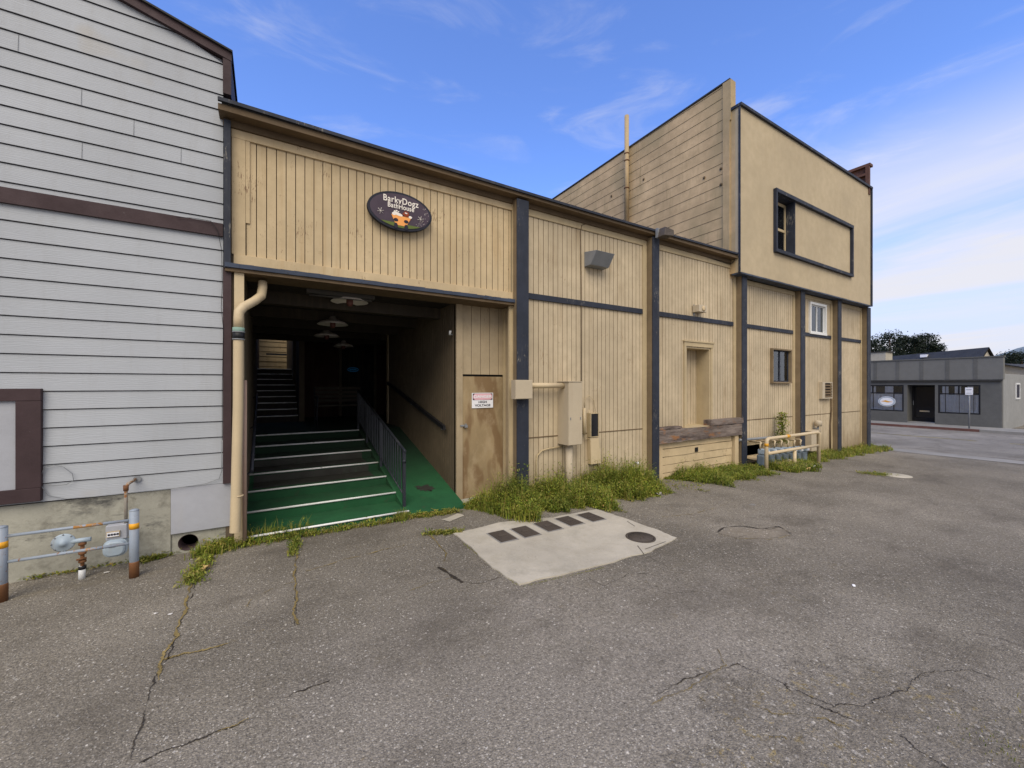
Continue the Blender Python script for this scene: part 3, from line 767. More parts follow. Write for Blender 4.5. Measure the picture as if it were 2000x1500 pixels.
m = MB(); rough_beam(m, PX(1386, D-.12), tx1+.02, D-.16, D+.02, zB+.012, zB+.13, 6, seed=6); m.build('sill_block', M['timber'], bb); m = MB(); rough_beam(m, tx0, PX(1332,D-.1), D-.10, D+.02, zB+.012, zB+.055, 8, seed=7); m.build('sill_block', M['timber'], bb)
m = MB(); m.box(dx0-.15, dx1+.0, D-.11, D+.3, zB+.012, dz0-.03+.02); m.build('door_sill', M['trimb'], bb)
# boards under the loading door
m = MB(); z = G(8)-.02; i = 0
while z < zA-.03:
    zt_ = min(z+.155, zA-.012); j = R.uniform(-.006,.006)
    rough_beam(m, secs[1][0]+.17, secs[1][1]-.26, D-.07+j, D-.04, z+.006, zt_-.006, 10, .004, seed=20+i); z += .155; i += 1
m.build('crawl_boards', M['siding_up'], bb)
m = MB(); m.box(secs[1][0]-.05, secs[1][1]+.05, D-.03, D+.1, G(8)-.3, zA+.02); m.build('crawl_back', M['groove'], bb)
m = MB(); m.box(secs[1][0]+.01, secs[1][0]+.165, D-.10, D-.031, G(8)-.1, zA-.01); m.build('crawl_post', M['siding_up'], bb); m = MB(); m.box(secs[1][1]-.22, secs[1][1]-.08, D-.12, D-.031, G(8)-.1, zA-.01); m.build('crawl_post', M['siding_up'], bb)
vx, vz = XZ(1360, 878, D-.08)
m = MB(); m.box(vx-.05, vx+.05, D-.088, D-.08, vz-.045, vz+.045); m.build('vent_hole', M['dark'], bb)
m = MB(); rough_beam(m, secs[1][0]+.9, secs[1][1]-.3, D-.075, D-.05, G(8)-.08, G(8)+.06, 8, .012, seed=33); m.build('rotten_board', M['timber'], bb)
# sec 4 with window; crawl opening at its foot
sx0, sx1 = secs[2]
w4x0, w4z1 = XZ(1505, 683, D); w4x1, w4z0 = XZ(1540, 746, D)
zc = ZZ(1475, 868, D)
m = hole_wall(sx0, sx1, zc, zs0, w4x0, w4x1, w4z0, w4z1, 21); m.build('wall', [M['siding'], M['groove']], bb, fix=False)
m = MB(); m.box(sx0, sx1, D+.5, D+.55, G(11)-.3, zc+.3); m.build('crawl_space', M['dark'], bb)
m = MB(); m.box(sx0+1.0, sx1, D, D+.06, G(11)-.3, zc-.004); m.build('skirting', M['trimb'], bb)
m = MB(); m.box(sx0, sx1, D-.012, D-.001, zc-.0, zc+.09); m.build('skirt_board', M['trimb'], bb)
def window(x0, x1, z0, z1, Y, fm, fr=.05, proud=.03, rec=.08, inner=None, mull=True, curtain=True, label=None, split='v'):
    m = MB()
    m.box(x0-fr, x1+fr, Y-proud, Y+.02, z1, z1+fr); m.box(x0-fr, x1+fr, Y-proud-.01, Y+.02, z0-fr, z0)
    m.box(x0-fr, x0, Y-proud, Y+rec, z0, z1); m.box(x1, x1+fr, Y-proud, Y+rec, z0, z1)
    m.box(x0, x1, Y+.02, Y+rec, z1, z1+.02); m.box(x0, x1, Y+.02, Y+rec, z0-.02, z0)
    f = m.build('window', fm, bb); 
    if label: f['label'] = label
    im = inner or fm
    s_ = MB(); t = .03; xc = (x0+x1)/2; zc_ = (z0+z1)/2
    s_.box(x0, x1, Y+rec-.05, Y+rec-.02, z1-t, z1); s_.box(x0, x1, Y+rec-.05, Y+rec-.02, z0, z0+t)
    s_.box(x0, x0+t, Y+rec-.049, Y+rec-.021, z0+t, z1-t); s_.box(x1-t, x1, Y+rec-.049, Y+rec-.021, z0+t, z1-t)
    if split == 'v': s_.box(xc-t/2, xc+t/2, Y+rec-.055, Y+rec-.022, z0+t, z1-t)
    else: s_.box(x0+t, x1-t, Y+rec-.055, Y+rec-.022, zc_-t/2, zc_+t/2)
    s_.build('sash', im, f)
    p = MB(); p.box(x0+.001, x1-.001, Y+rec-.036, Y+rec-.034, z0, z1); p.build('pane', M['glass'], f)
    if curtain:
        c_ = MB(); nn = 30
        for i in range(nn):
            a = x0+(x1-x0)*i/nn*.98; b = x0+(x1-x0)*(i+1)/nn*.98
            ya, yb = Y+rec+.02+.012*math.sin(i*1.3), Y+rec+.02+.012*math.sin((i+1)*1.3)
            c_.poly([(a,ya,z0-.05),(b,yb,z0-.05),(b,yb,z1+.02),(a,ya,z1+.02)])
        c_.build('curtain', M['cloth'], f, fix=False)
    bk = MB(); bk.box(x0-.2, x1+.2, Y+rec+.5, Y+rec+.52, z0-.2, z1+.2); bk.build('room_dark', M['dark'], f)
    return f
window(w4x0, w4x1, w4z0, w4z1, D, M['postside'], .035, .07, .05, inner=M['navy'], label='curtained lower window in a dark frame')
# sec 5 with white window
sx0, sx1 = secs[3]
w5x0, w5z1 = XZ(1581, 594, D); w5x1, w5z0 = XZ(1609, 652, D)
m = hole_wall(sx0, sx1, G(13)-.2, zs0, w5x0, w5x1, w5z0, w5z1, 31); m.build('wall', [M['siding'], M['groove']], bb, fix=False)
window(w5x0, w5x1, w5z0, w5z1, D, M['white'], .06, .05, .05, label='small white sliding window with a curtain')
sx0, sx1 = secs[4]
m = MB(); vsiding(m, sx0, sx1, D, G(15)-.2, zs0, seed=41); m.build('wall', [M['siding'], M['groove']], bb, fix=False)
# navy mid bands, flashing line, top trim per section
for i, (a, b) in enumerate(secs):
    m = MB(); m.box(a+.02, b-(.12 if i < 3 else .1), D-.03, D-.001, zband-.055, zband+.035); m.build('band', M['navy'], bb, bevel=.003)
    if i in (0, 2, 3, 4):
        m = MB(); m.box(a+.01, b-.06, D-.007, D-.0005, zj-.008, zj+.008); m.build('flashing', M['groove'], bb)
    m = MB(); tz = zt2 if i < 2 else zs0
    m.box(a+.0, b-.005, D-.02, D-.001, tz-.10, tz); m.box(b-.10, b-.002, D-.022, D-.001, (G(a)-.1) if i != 1 else zB+.02, tz-.10)
    m.build('board_trim', M['trimb'], bb)
# stuccoed overhanging box
YS = 4.97
s0, s1 = PX(1445, YS), PX(1700, YS)
zst = ZZ(1445, 207, YS); zsb = ZZ(1445, 531, YS)
fx0, fz1 = XZ(1513, 377, YS); fx1 = PX(1660, YS); fz0 = ZZ(1513, 487, YS)
hx1 = PX(1551, YS)
m = MB()
m.box(s0, s1, YS, YS+.1, fz1, zst); m.box(s0, s1, YS, YS+.1, zsb, fz0); m.box(s0, fx0, YS, YS+.1, fz0, fz1); m.box(hx1, s1, YS, YS+.1, fz0, fz1)
m.build('stucco_wall', M['stucco'], bb)
m = MB(); m.box(s0+.001, s0+.1, YS+.101, D+.4, zsb, zst); m.build('stucco_side', M['wing'], bb)
m = MB(); m.box(s0-.03, s1+.05, YS-.05, D+.1, zst, zst+.06); m.build('stucco_cap', M['navy'], bb)
m = MB()
for i in range(24):
    a = s0+(s1-s0)*i/24; b = s0+(s1-s0)*(i+1)/24; j = R.uniform(-.006,.006)
    m.box(a, b, YS-.03+j, D-.05, zsb-.035, zsb-.002)
m.build('stucco_base', M['navyh'], bb)
m = MB(); m.box(s0-.02, s0-.002, YS-.02, YS+.02, zsb, zst); m.build('stucco_edge', M['navy'], bb); m = MB(); m.box(s1-.001, s1+.045, YS-.045, D+.1, zsb-.03, zst); m.build('stucco_edge', M['navy'], bb)
m = MB(); fr = .065
m.box(fx0-fr, fx1+fr, YS-.075, YS-.001, fz1, fz1+fr+.02); m.box(fx0-fr, fx1+fr, YS-.075, YS-.001, fz0-fr-.01, fz0); m.box(fx0-fr, fx0, YS-.072, YS-.001, fz0, fz1); m.box(fx1, fx1+fr, YS-.072, YS-.001, fz0, fz1)
m.build('long_frame', M['navy'], bb)
m = MB(); m.box(hx1-.03, hx1-.001, YS-.03, YS+.22, fz0, fz1); m.box(fx0-.02, fx0, YS+.101, YS+.24, fz0, fz1)
m.box(fx0, hx1-.031, YS+.001, YS+.24, fz1-.012, fz1-.001); m.box(fx0, hx1-.031, YS+.001, YS+.24, fz0+.001, fz0+.012)
m.build('window_reveal', M['navy'], bb)
wx = fx0+.02
mz = fz0+(fz1-fz0)*.47
m = MB(); y_ = YS+.17; m.box(wx, hx1-.04, y_, y_+.03, fz1-.1, fz1-.03); m.box(wx, hx1-.04, y_, y_+.03, fz0+.02, fz0+.07); m.box(wx, wx+.05, y_, y_+.03, fz0+.07, fz1-.1); m.box(hx1-.1, hx1-.04, y_, y_+.03, fz0+.07, fz1-.1); m.box(wx+.05, hx1-.1, y_-.01, y_+.03, mz-.03, mz+.03)
f_ = m.build('window', M['trimb'], bb); f_['label'] = 'tall sash window deep in the navy frame'
MB().box(wx, hx1-.04, y_+.012, y_+.016, fz0, fz1).build('pane', M['glass'], f_)
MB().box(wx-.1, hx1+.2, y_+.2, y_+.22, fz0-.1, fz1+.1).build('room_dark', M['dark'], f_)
# wing side wall (siding facing the passage roof)
yb_, zw0 = YZ(1424, 152, XW)
zwt = ZZ(1422, 155, D); y2_, z2_ = YZ(1090, 383, XW)
print('wing', XW, zwt, y2_, z2_, ztop)
def zwf(y): return zwt+(z2_-zwt)*(y-D)/(y2_-D)
m = MB(); hsiding_x(m, (D+.02, y2_+8), XW, ztop-.3, zwf, .245); m.build('wing_wall', [M['wing'], M['groove']], bb, fix=False)
Ye = y2_+8
m = MB(); m.hexa([(XW+.001,D+.0,ztop-.5),(XW+.14,D+.0,ztop-.5),(XW+.14,Ye,ztop-.5),(XW+.001,Ye,ztop-.5),(XW+.001,D,zwf(D)-.01),(XW+.14,D,zwf(D)-.01),(XW+.14,Ye,zwf(Ye)-.01),(XW+.001,Ye,zwf(Ye)-.01)]); m.build('wing_core', M['wing'], bb)
m = MB(); m.hexa([(XW-.03,D-.02,zwf(D)),(XW+.16,D-.02,zwf(D)),(XW+.16,Ye,zwf(Ye)),(XW-.03,Ye,zwf(Ye)),(XW-.03,D-.02,zwf(D)+.035),(XW+.16,D-.02,zwf(D)+.035),(XW+.16,Ye,zwf(Ye)+.035),(XW-.03,Ye,zwf(Ye)+.035)]); m.build('wing_cap', M['roofd'], bb)
m = MB(); m.box(XW-.035, XW+.0, D-.02, D+.14, ztop-.2, zwf(D)-.001); m.box(XW-.0349, XW+.16, D-.045, D-.0205, zst-.2, zwf(D)-.001); m.build('wing_corner_trim', M['wing'], bb)
m = MB(); m.box(s0+.1, s1-.1, D+.1, 15, zst-.3, zst-.25); m.box(s1-.1, s1-.02, D+.05, 15, -1, zst-.02); m.box(XR, s1-.1, 22, 22.2, -1, ztop-.1); m.build('rear_wall', M['wing'], bb)
m = MB(); m.box(s0, s1-.05, D+.101, D+.15, zsb-.04, zsb+.0); m.box(3.4, s1-.1, 15.0, 15.1, -1, zst-.3); m.build('inner_floor', M['eave'], bb)
# false front over the street, seen from behind
m = MB(); yq, zq = YZ(1697, 320, s1-.1); yr, zr = YZ(1640, 331, s1-.1)
xf = s1-.08
m.box(xf, xf+.10, yq, yq+7, zst-.3, zq-.08); m.build('false_front', M['weth'], bb)
m = MB(); m.box(xf-.09, xf+.14, yq-.05, yq+7, zq-.08, zq); m.box(xf-.10, xf-.001, yq-.03, yq+.06, zst-.2, zq-.081); m.box(xf-.10, xf-.001, yq+.75, yq+.85, zst-.2, zq-.081); m.box(xf-.101, xf-.002, yq+.06, yq+.75, zq-.35, zq-.28); m.build('bracing', M['weth'], bb)
m = MB(); m.box(xf-.012, xf-.001, yq+.15, yq+.7, zst, zq-.42); m.build('false_front_opening', M['dark'], bb)

# ---- passage interior
XL_ = -.20; XPR = PX(890, 5.5)
zl = .83
ceil = zh0-.03
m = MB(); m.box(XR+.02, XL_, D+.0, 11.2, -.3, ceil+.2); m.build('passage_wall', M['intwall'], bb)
m = MB()
x_ = XPR
for i in range(40):
    y = 5.5+i*.0955
    if y > 9.3: break
    m.poly([(x_,y+.004,-.3),(x_,y+.0915,-.3),(x_,y+.0915,ceil),(x_,y+.004,ceil)], 0)
    m.poly([(x_,y+.0915,-.3),(x_+.01,y+.0955,-.3),(x_+.01,y+.0955,ceil),(x_,y+.0915,ceil)], 1)
    m.poly([(x_+.01,y+.0955,-.3),(x_,y+.0995,-.3),(x_,y+.0995,ceil),(x_+.01,y+.0955,ceil)], 1)
m.box(x_+.012, x_+.1, 5.5, 9.4, -.3, ceil, 1)
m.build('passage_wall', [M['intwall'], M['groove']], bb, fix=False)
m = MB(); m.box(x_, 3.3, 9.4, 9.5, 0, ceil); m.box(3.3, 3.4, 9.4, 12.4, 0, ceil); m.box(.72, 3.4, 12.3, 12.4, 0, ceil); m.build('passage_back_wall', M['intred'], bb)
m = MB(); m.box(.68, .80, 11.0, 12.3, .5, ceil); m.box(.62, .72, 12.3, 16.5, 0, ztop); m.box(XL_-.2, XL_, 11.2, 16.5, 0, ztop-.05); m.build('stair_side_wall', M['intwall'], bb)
m = MB(); m.box(XL_-.2, .62, 16.3, 16.4, 0, 4.4); 
m.build('stair_end_wall', M['siding_up'], bb)
m = MB()
for k_ in range(14): m.box(XL_, .615, 16.285, 16.299, 2.0+k_*.17, 2.0+k_*.17+.008)
m.build('end_wall_groove', M['groove'], bb)
MB().box(-.0, .62, 16.0, 16.06, 2.72, 2.78).build('rail_bar', M['rail'], bb)
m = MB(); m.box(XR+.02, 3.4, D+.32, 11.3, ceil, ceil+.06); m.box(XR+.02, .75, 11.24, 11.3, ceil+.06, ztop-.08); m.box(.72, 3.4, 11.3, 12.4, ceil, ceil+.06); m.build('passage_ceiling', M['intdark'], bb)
m = MB()
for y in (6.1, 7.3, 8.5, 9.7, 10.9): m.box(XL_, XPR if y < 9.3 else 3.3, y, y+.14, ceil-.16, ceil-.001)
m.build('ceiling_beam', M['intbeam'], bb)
m = MB(); m.box(XPR-.02, XPR+.1, 9.3, 9.42, zl, ceil-.01); m.build('passage_post', M['trimb'], bb)
dm = MB(); dm.box(1.75, 1.82, 12.22, 12.3, zl, zl+2.1); dm.box(2.7, 2.77, 12.22, 12.3, zl, zl+2.1); dm.box(1.82, 2.7, 12.22, 12.3, zl+2.03, zl+2.1)
dd = dm.build('shop_door', M['intwall'], bb); MB().box(1.82, 2.7, 12.25, 12.29, zl, zl+2.03).build('door_leaf', M['dark'], dd)
# alcove with plywood utility door
YA = 5.5
ax0, ax1 = PX(902, YA), PX(985, YA)
zdt = ZZ(940, 734, YA)
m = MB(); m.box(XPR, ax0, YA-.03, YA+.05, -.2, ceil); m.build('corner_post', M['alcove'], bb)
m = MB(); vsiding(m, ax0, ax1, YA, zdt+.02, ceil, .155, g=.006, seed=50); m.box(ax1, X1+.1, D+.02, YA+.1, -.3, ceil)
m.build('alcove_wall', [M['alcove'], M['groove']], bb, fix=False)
m = MB(); m.box(ax1-.03, ax1+.03, YA-.04, YA-.001, -.2, ceil); m.box(X1-.06, X1+.02, D-.02, D+.02, -.2, zh0-.02); m.box(X1+.02, PO[0][0], D-.04, D+.05, -.2, ztop-.15); m.build('alcove_trim', M['trimb'], bb)
m = MB(); m.box(ax0+.004, ax1-.035, YA-.012, YA+.02, -.05, zdt-.012)
ud = m.build('utility_door', M['ply'], bb)
m = MB(); m.box(ax0, ax1, YA+.03, YA+.05, -.2, zdt+.02); m.build('door_gap', M['dark'], ud)
lx, lz = XZ(906, 831, YA-.03)
m = MB(); m.box(lx-.06, lx+.01, YA-.045, YA-.032, lz-.012, lz+.012); m.tube([(lx+.005,YA-.05,lz+.02),(lx+.03,YA-.05,lz+.02),(lx+.03,YA-.05,lz-.01)], .006, 8)
m.box(lx+.005, lx+.05, YA-.06, YA-.02, lz-.03, lz+.005); m.build('padlock', M['metal'], ud)

# ---- stairs
st = thing('entrance_stairs', (.7, 5.2, 0), 'wide green carpeted steps with white edges leading into the dark passage', 'stairs')
XS1 = 1.56; tr = .525; ri = .126; z0s = .067
for k in range(7):
    y = 5.2+k*tr; ztread = z0s+k*ri
    ye = y+tr if k < 6 else 12.3
    xe = XS1 if k < 6 else 3.3
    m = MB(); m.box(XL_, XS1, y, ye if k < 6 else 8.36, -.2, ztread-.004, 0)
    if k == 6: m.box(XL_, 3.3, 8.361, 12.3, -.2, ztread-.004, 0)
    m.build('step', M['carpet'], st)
    if k in (2, 3): MB().box(XL_+.05, XS1-.15, y+ri, ye-.002, ztread-.003, ztread-.0005).box(XL_+.05, XS1-.15, ye-.006, ye-.001, ztread, ztread+ri-.03).build('worn_tread_riser_shade', M['worn_and_shade'], st)  # tread worn dark; the riser behind it is coloured dark as shade
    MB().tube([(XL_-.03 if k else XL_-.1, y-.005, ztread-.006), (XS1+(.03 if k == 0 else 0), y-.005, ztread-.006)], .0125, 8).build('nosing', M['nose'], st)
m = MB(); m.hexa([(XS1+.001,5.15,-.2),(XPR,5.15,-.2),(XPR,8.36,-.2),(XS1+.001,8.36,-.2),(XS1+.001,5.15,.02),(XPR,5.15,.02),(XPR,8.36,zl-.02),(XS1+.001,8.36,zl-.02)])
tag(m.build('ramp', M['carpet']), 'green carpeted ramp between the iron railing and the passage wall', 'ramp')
_r = bpy.data.objects['ramp']; m_, _ = blob([(822,985),(848,981),(862,985),(848,989),(828,988)], None, '', .0, .03, 14, 5); _z = .02+(GR(840,985)[1]-5.15)/3.21*(zl-.04)
for _i in range(len(m_.v)): _v = m_.v[_i]; m_.v[_i] = (_v[0], _v[1]+.22, .024+(_v[1]+.22-5.15)/3.21*(zl-.04))
m_.build('worn_spot', M['worn_and_shade'], _r)
m = MB(); m.box(XPR+.001, X1-.05, 5.12, 5.49, -.2, .015); m.build('threshold', M['found'], bb)
x_c, y_c, _ = GR(845, 1009)
us = thing('upper_stairs', (.2, 11.0, zl), 'dark narrow inner stairs with pale edges rising at the back left', 'stairs')
for k in range(9):
    y = 11.0+k*.25; z = zl+.147*(k+1)
    MB().box(XL_, .66, y, y+.25 if k < 8 else 16.3, zl-.1, z).build('step', M['intdark'], us)
    MB().box(XL_, .66, y-.012, y-.001, z-.02, z+.002).build('nosing', M['nose'], us)

# ---- iron railing by the stairs
rl = thing('stair_railing', (XS1+.02, 5.4, 0), 'dark iron railing with upright bars along the right side of the green steps', 'railing')
XRR = XS1+.02
def stz(y): return z0s+ri*(y-5.2)/tr
m = MB(); y0, y1 = 5.38, 8.55; hr = .72
m.tube([(XRR,y0-.05,stz(y0)+hr-.01),(XRR,y0,stz(y0)+hr),(XRR,y1,stz(y1)+hr)], .017, 8); m.build('top_rail', M['rail'], rl)
MB().box(XRR-.012, XRR+.012, y0, y0+.001, 0, .001)
m = MB(); m.tube([(XRR,y0,stz(y0)+.11),(XRR,y1,stz(y1)+.11)], .010, 6); m.build('bottom_rail', M['rail'], rl)
for y in (y0, (y0+y1)/2-.3, (y0+y1)/2+.75, y1):
    m = MB(); m.box(XRR-.018, XRR+.018, y-.018, y+.018, stz(y)-.1, stz(y)+hr-.01)
    if y == y0: m.lathe((XRR,y,stz(y)+hr-.17), [(.0,.0),(.03,.0),(.022,.04),(0,.055)], 10)
    m.build('post', M['rail'], rl)
for i in range(26):
    y = y0+(y1-y0)*(i+.5)/26
    MB().box(XRR-.007, XRR+.007, y-.007, y+.007, stz(y)+.11, stz(y)+hr-.01).build('baluster', M['rail'], rl)
# wall handrails
yA, zA_ = YZ(868, 836, XPR-.08); yB, zB_ = YZ(757, 748, XPR-.08)
hr_ = thing('wall_handrail', (XPR, yA, 1), 'black sloping handrail fixed to the right wall of the passage', 'handrail')
m = MB(); m.hexa([(XPR-.10,yA,zA_-.03),(XPR-.06,yA,zA_-.03),(XPR-.06,yB,zB_-.03),(XPR-.10,yB,zB_-.03),(XPR-.10,yA,zA_+.035),(XPR-.06,yA,zA_+.035),(XPR-.06,yB,zB_+.035),(XPR-.10,yB,zB_+.035)]); m.build('rail', M['black'], hr_)
for t_ in (.04, .5, .95):
    y = yA+(yB-yA)*t_; z = zA_+(zB_-zA_)*t_
    MB().tube([(XPR,y,z-.06),(XPR-.07,y,z-.06),(XPR-.08,y,z-.02)], .008, 6).build('bracket', M['metal'], hr_)
hl = thing('wall_handrail', (XL_, 5.4, 1), 'dark handrail on the left passage wall behind the downpipe', 'handrail')
m = MB(); m.tube([(XL_+.06,5.45,.72),(XL_+.06,8.6,1.55)], .02, 8); m.build('rail', M['rail'], hl)
for y in (5.5, 7, 8.5): MB().tube([(XL_,y,.66+(y-5.45)*.2635),(XL_+.055,y,.70+(y-5.45)*.2635)], .008, 6).build('bracket', M['rail'], hl)

# ---- passage lamps
def pendant(px, py, rpx, label, cord):
    # place by Y along the passage centre
    X0 = 1.05 if px > 650 else .95
    Y = X0*(K-S*(px-CX)/F)/(S+K*(px-CX)/F)
    x, z = XZ(px, py, Y)
    return x, Y, z
lamps = [(683,590,5.9,.125,'enamel shade lamp with red globe, nearest the entrance'), (650,634,7.3,.105,'dim hanging shade lamp, second from the entrance'), (638,657,8.6,.105,'dim hanging shade lamp, third from the entrance'), (671,677,10.0,.105,'faint hanging shade lamp deepest in the passage')]
for px, py, Y, r_, lab in lamps:
    x, z = XZ(px, py, Y); r = {5.9:.235, 7.3:.235, 8.6:.225, 10.0:.22}[Y]
    t = thing('pendant_lamp', (x, Y, z), lab, 'lamp', 'hanging shade lamps in the passage')
    MB().lathe((x,Y,z), [(.035,.13),(.05,.08),(.11,.055),(r*.8,.03),(r,0),(r+.006,0),(r*.82,.042),(.12,.068),(.06,.10),(.04,.14)], 28).build('shade', [M['lampw']], t)
    MB().lathe((x,Y,z), [(0,-.06),(.03,-.055),(.045,-.02),(.045,.05),(.03,.07)], 14).build('globe', M['lampred'], t)
    MB().tube([(x,Y,z+.13),(x,Y,ceil)], .007, 6).build('cord', M['lampg'], t)
x0, z_ = XZ(600, 566, 5.6); x1 = PX(735, 5.6)
tt = thing('tube_light', (x0, 5.7, ceil), 'long unlit fluorescent fixture on the passage ceiling behind the lintel', 'light')
MB().box(x0, x1, 5.68, 5.78, ceil-.05, ceil-.002).build('housing', M['lampg'], tt)
MB().tube([(x0+.03,5.73,ceil-.065),(x1-.03,5.73,ceil-.065)], .014, 8).build('tube', M['lampg'], tt)
ns = thing('neon_sign', (2.2, 12.1, 2.2), 'small blue neon sign glowing on the dark shop door', 'sign')
x, z = XZ(689, 722, 12.2)
m = MB(); m.tube([(x+.12*math.cos(a*.2618)*1.2, 12.15, z+.055*math.sin(a*.2618)) for a in range(25)], .008, 6); m.build('outline', M['neon'], ns)
m = MB(); m.tube([(x-.09+.02*i, 12.15, z+.018*(-1)**i) for i in range(10)], .007, 6); m.build('lettering', M['neon'], ns)
# bench
bx, by = 1.35, 9.4
bt = thing('park_bench', (bx, by, zl), 'dark ornate metal bench standing at the top of the ramp', 'bench')
for s_ in (0, 1):
    X_ = bx-.45+s_*.95
    m = MB(); m.tube([(X_,by+.3,zl),(X_,by+.26,zl+.4),(X_,by+.36,zl+.82)], .014, 6); m.tube([(X_,by-.22,zl),(X_,by-.16,zl+.25),(X_,by-.22,zl+.42),(X_,by-.2,zl+.62),(X_,by+.3,zl+.62)], .014, 6); m.tube([(X_,by-.16,zl+.25),(X_,by+.05,zl+.15),(X_,by+.27,zl+.25)], .012, 6)
    m.build('side_frame', M['rail'], bt)
m = MB()
for i in range(5): m.box(bx-.45, bx+.5, by-.2+i*.1, by-.2+i*.1+.07, zl+.42, zl+.445)
m.build('seat', M['intbeam'], bt)
m = MB()
for i in range(4): m.box(bx-.45, bx+.5, by+.28+i*.02, by+.30+i*.02, zl+.5+i*.09, zl+.56+i*.09)
m.build('backrest', M['intbeam'], bt)

# =================== WALL FIXTURES ===================
# downpipe at passage corner
YD = 5.04
def at(px, py, Y): x, z = XZ(px, py, Y); return (x, Y, z)
dp = thing('downpipe', (PX(463,YD), YD, 0), 'beige plastic downpipe with offset bend and black rubber coupling', 'drainpipe')
r = .047
top = at(513, 550, YD+.25); b1_ = at(511, 577, YD+.22)
m = MB(); m.tube([top, at(513,562,YD+.24), at(510,578,YD+.22), at(497,588,YD+.15), at(475,600,YD+.03), at(467,609,YD), at(466,622,YD), at(466,640,YD)], r*.96, 14); m.build('upper_bend', M['pipe'], dp)
m = MB(); m.lathe(at(466,640,YD), [(r*1.12,0),(r*1.12,-.06)], 16); m.build('green_band', paint('green pipe glue', (.22,.33,.27), .2), dp)
c = at(466, 648, YD); m = MB(); m.lathe(c, [(r*1.14,0),(r*1.14,-.085)], 16); m.build('coupling', M['black'], dp)
for dz in (-.004, -.08): MB().lathe((c[0],c[1],c[2]+dz), [(r*1.2,-.005),(r*1.2,.007)], 16).build('clamp', M['metal'], dp)
b = at(459, 1038, YD)
m = MB(); m.tube([(c[0],YD,c[2]-.08),(c[0]-.003,YD,1.5),(b[0]+.01,YD-.0,.6),(b[0],YD-.02,b[2])], r, 16, caps=False); m.build('pipe', M['pipe'], dp)
MB().lathe((b[0],YD-.02,b[2]+.02), [(0,0),(r*.85,0),(r*.85,-.005)], 14).build('mouth', M['dark'], dp)
MB().lathe((c[0]-.004,YD,.55), [(r*1.04,0),(r*1.04,.012)], 16).build('joint', M['pipe'], dp)
m = MB(); m.box(PX(458,D), XL_, D-.05, D-.001, -.05, ceil-.03); m.build('passage_corner_board', M['pipe'], bb)
m = MB(); q0 = at(478,1030,D-.07); q1 = at(480,600,D-.07); m.tube([(q0[0],D-.07,.05),(q0[0]+.0,D-.07,1.75)], .020, 8); tag(m.build('conduit', M['pipe_pink']), 'thin pinkish pipe standing beside the beige downpipe', 'pipe')

# oval sign
YO = D-.05
ox, oz = XZ(778, 415, YO)
xl, xr_ = PX(716, YO), PX(841, YO); ox = (xl+xr_)/2; ah = (xr_-xl)/2; av = ah*.585
oz = ZZ(778, 415, YO)
sg = thing('oval_sign', (ox, YO, oz), 'dark oval shop sign with cream lettering and a dog in an orange bathtub', 'sign')
def disc(m, cx_, cz_, a_, b_, y, n=48, th=0, mm=0):
    P = [(cx_+a_*math.cos(2*math.pi*i/n), y, cz_+b_*math.sin(2*math.pi*i/n)) for i in range(n)]
    m.poly(P, mm)
    if th:
        for i in range(n):
            p, q = P[i], P[(i+1) % n]; m.poly([p, q, (q[0],y+th,q[2]), (p[0],y+th,p[2])], mm)
    return m
disc(MB(), ox, oz, ah, av, YO-.045, 56, .05).build('board', M['signrim'], sg)
disc(MB(), ox, oz, ah*.93, av*.89, YO-.048, 56, .002).build('face', M['purple'], sg)
yy = YO-.051
m = MB(); n = 20; pts_ = []
for i in range(n+1):
    a = math.radians(228+84*i/n); pts_.append((ox+ah*.92*math.cos(a), yy, oz+av*.87*math.sin(a)))
m.poly(pts_); m.build('grass_strip', M['sgreen'], sg)
text_part('BarkyDogz', 'lettering', av*.46, (ox, yy-.001, oz+av*.53), M['cream'], sg, .001, .86, bold=.0015, spacing=1.08)
text_part('BathHouse', 'lettering', av*.37, (ox, yy-.001, oz+av*.22), M['cream'], sg, .001, .80, bold=.0015, spacing=1.08)
tb = MB(); tb.poly([(ox-.30*ah,yy-.002,oz-av*.25),(ox+.32*ah,yy-.002,oz-av*.25),(ox+.16*ah,yy-.002,oz-av*.76),(ox-.16*ah,yy-.002,oz-av*.76)]); tb.build('bathtub', M['orange'], sg)
m = MB()
for i, (a, b, rr_) in enumerate([(-.22,-.20,.018),(-.17,-.15,.022),(-.11,-.17,.020),(-.05,-.20,.018),(.0,-.22,.014),(.29,-.22,.016),(-.2,-.05,.007),(-.14,-.02,.009),(-.08,-.05,.007)]): disc(m, ox+a*ah, oz+b*av, rr_*1.4, rr_, yy-.0025-i*.0002, 14)
m.build('foam', M['cream'], sg)
m = MB(); disc(m, ox+.16*ah, oz-.10*av, .036, .036, yy-.005, 18); disc(m, ox+.11*ah, oz-.12*av, .028, .016, yy-.0055, 14); disc(m, ox+.215*ah, oz-.09*av, .012, .028, yy-.006, 12); m.build('dog', M['dog'], sg)
m = MB(); disc(m, ox+.135*ah, oz-.05*av, .009, .009, yy-.007, 10); disc(m, ox+.17*ah, oz-.06*av, .009, .009, yy-.007, 10); m.build('dog_eyes', M['cream'], sg)
m = MB()
for s_ in (-1, 1):
    disc(m, ox+s_*.16*ah, oz-.5*av, .03, .022, yy-.004, 10); disc(m, ox+s_*.16*ah, oz-.8*av, .025, .035, yy-.004, 10)
m.build('tub_feet', M['signblk'], sg)
m = MB()
for s_ in (-.62, .62):
    for a in range(3):
        an = a*math.pi/3+.3; L = .042
        m.tube([(ox+s_*ah-L*math.cos(an), yy-.002, oz-.2*av-L*math.sin(an)), (ox+s_*ah+L*math.cos(an), yy-.002, oz-.2*av+L*math.sin(an))], .0022, 4)
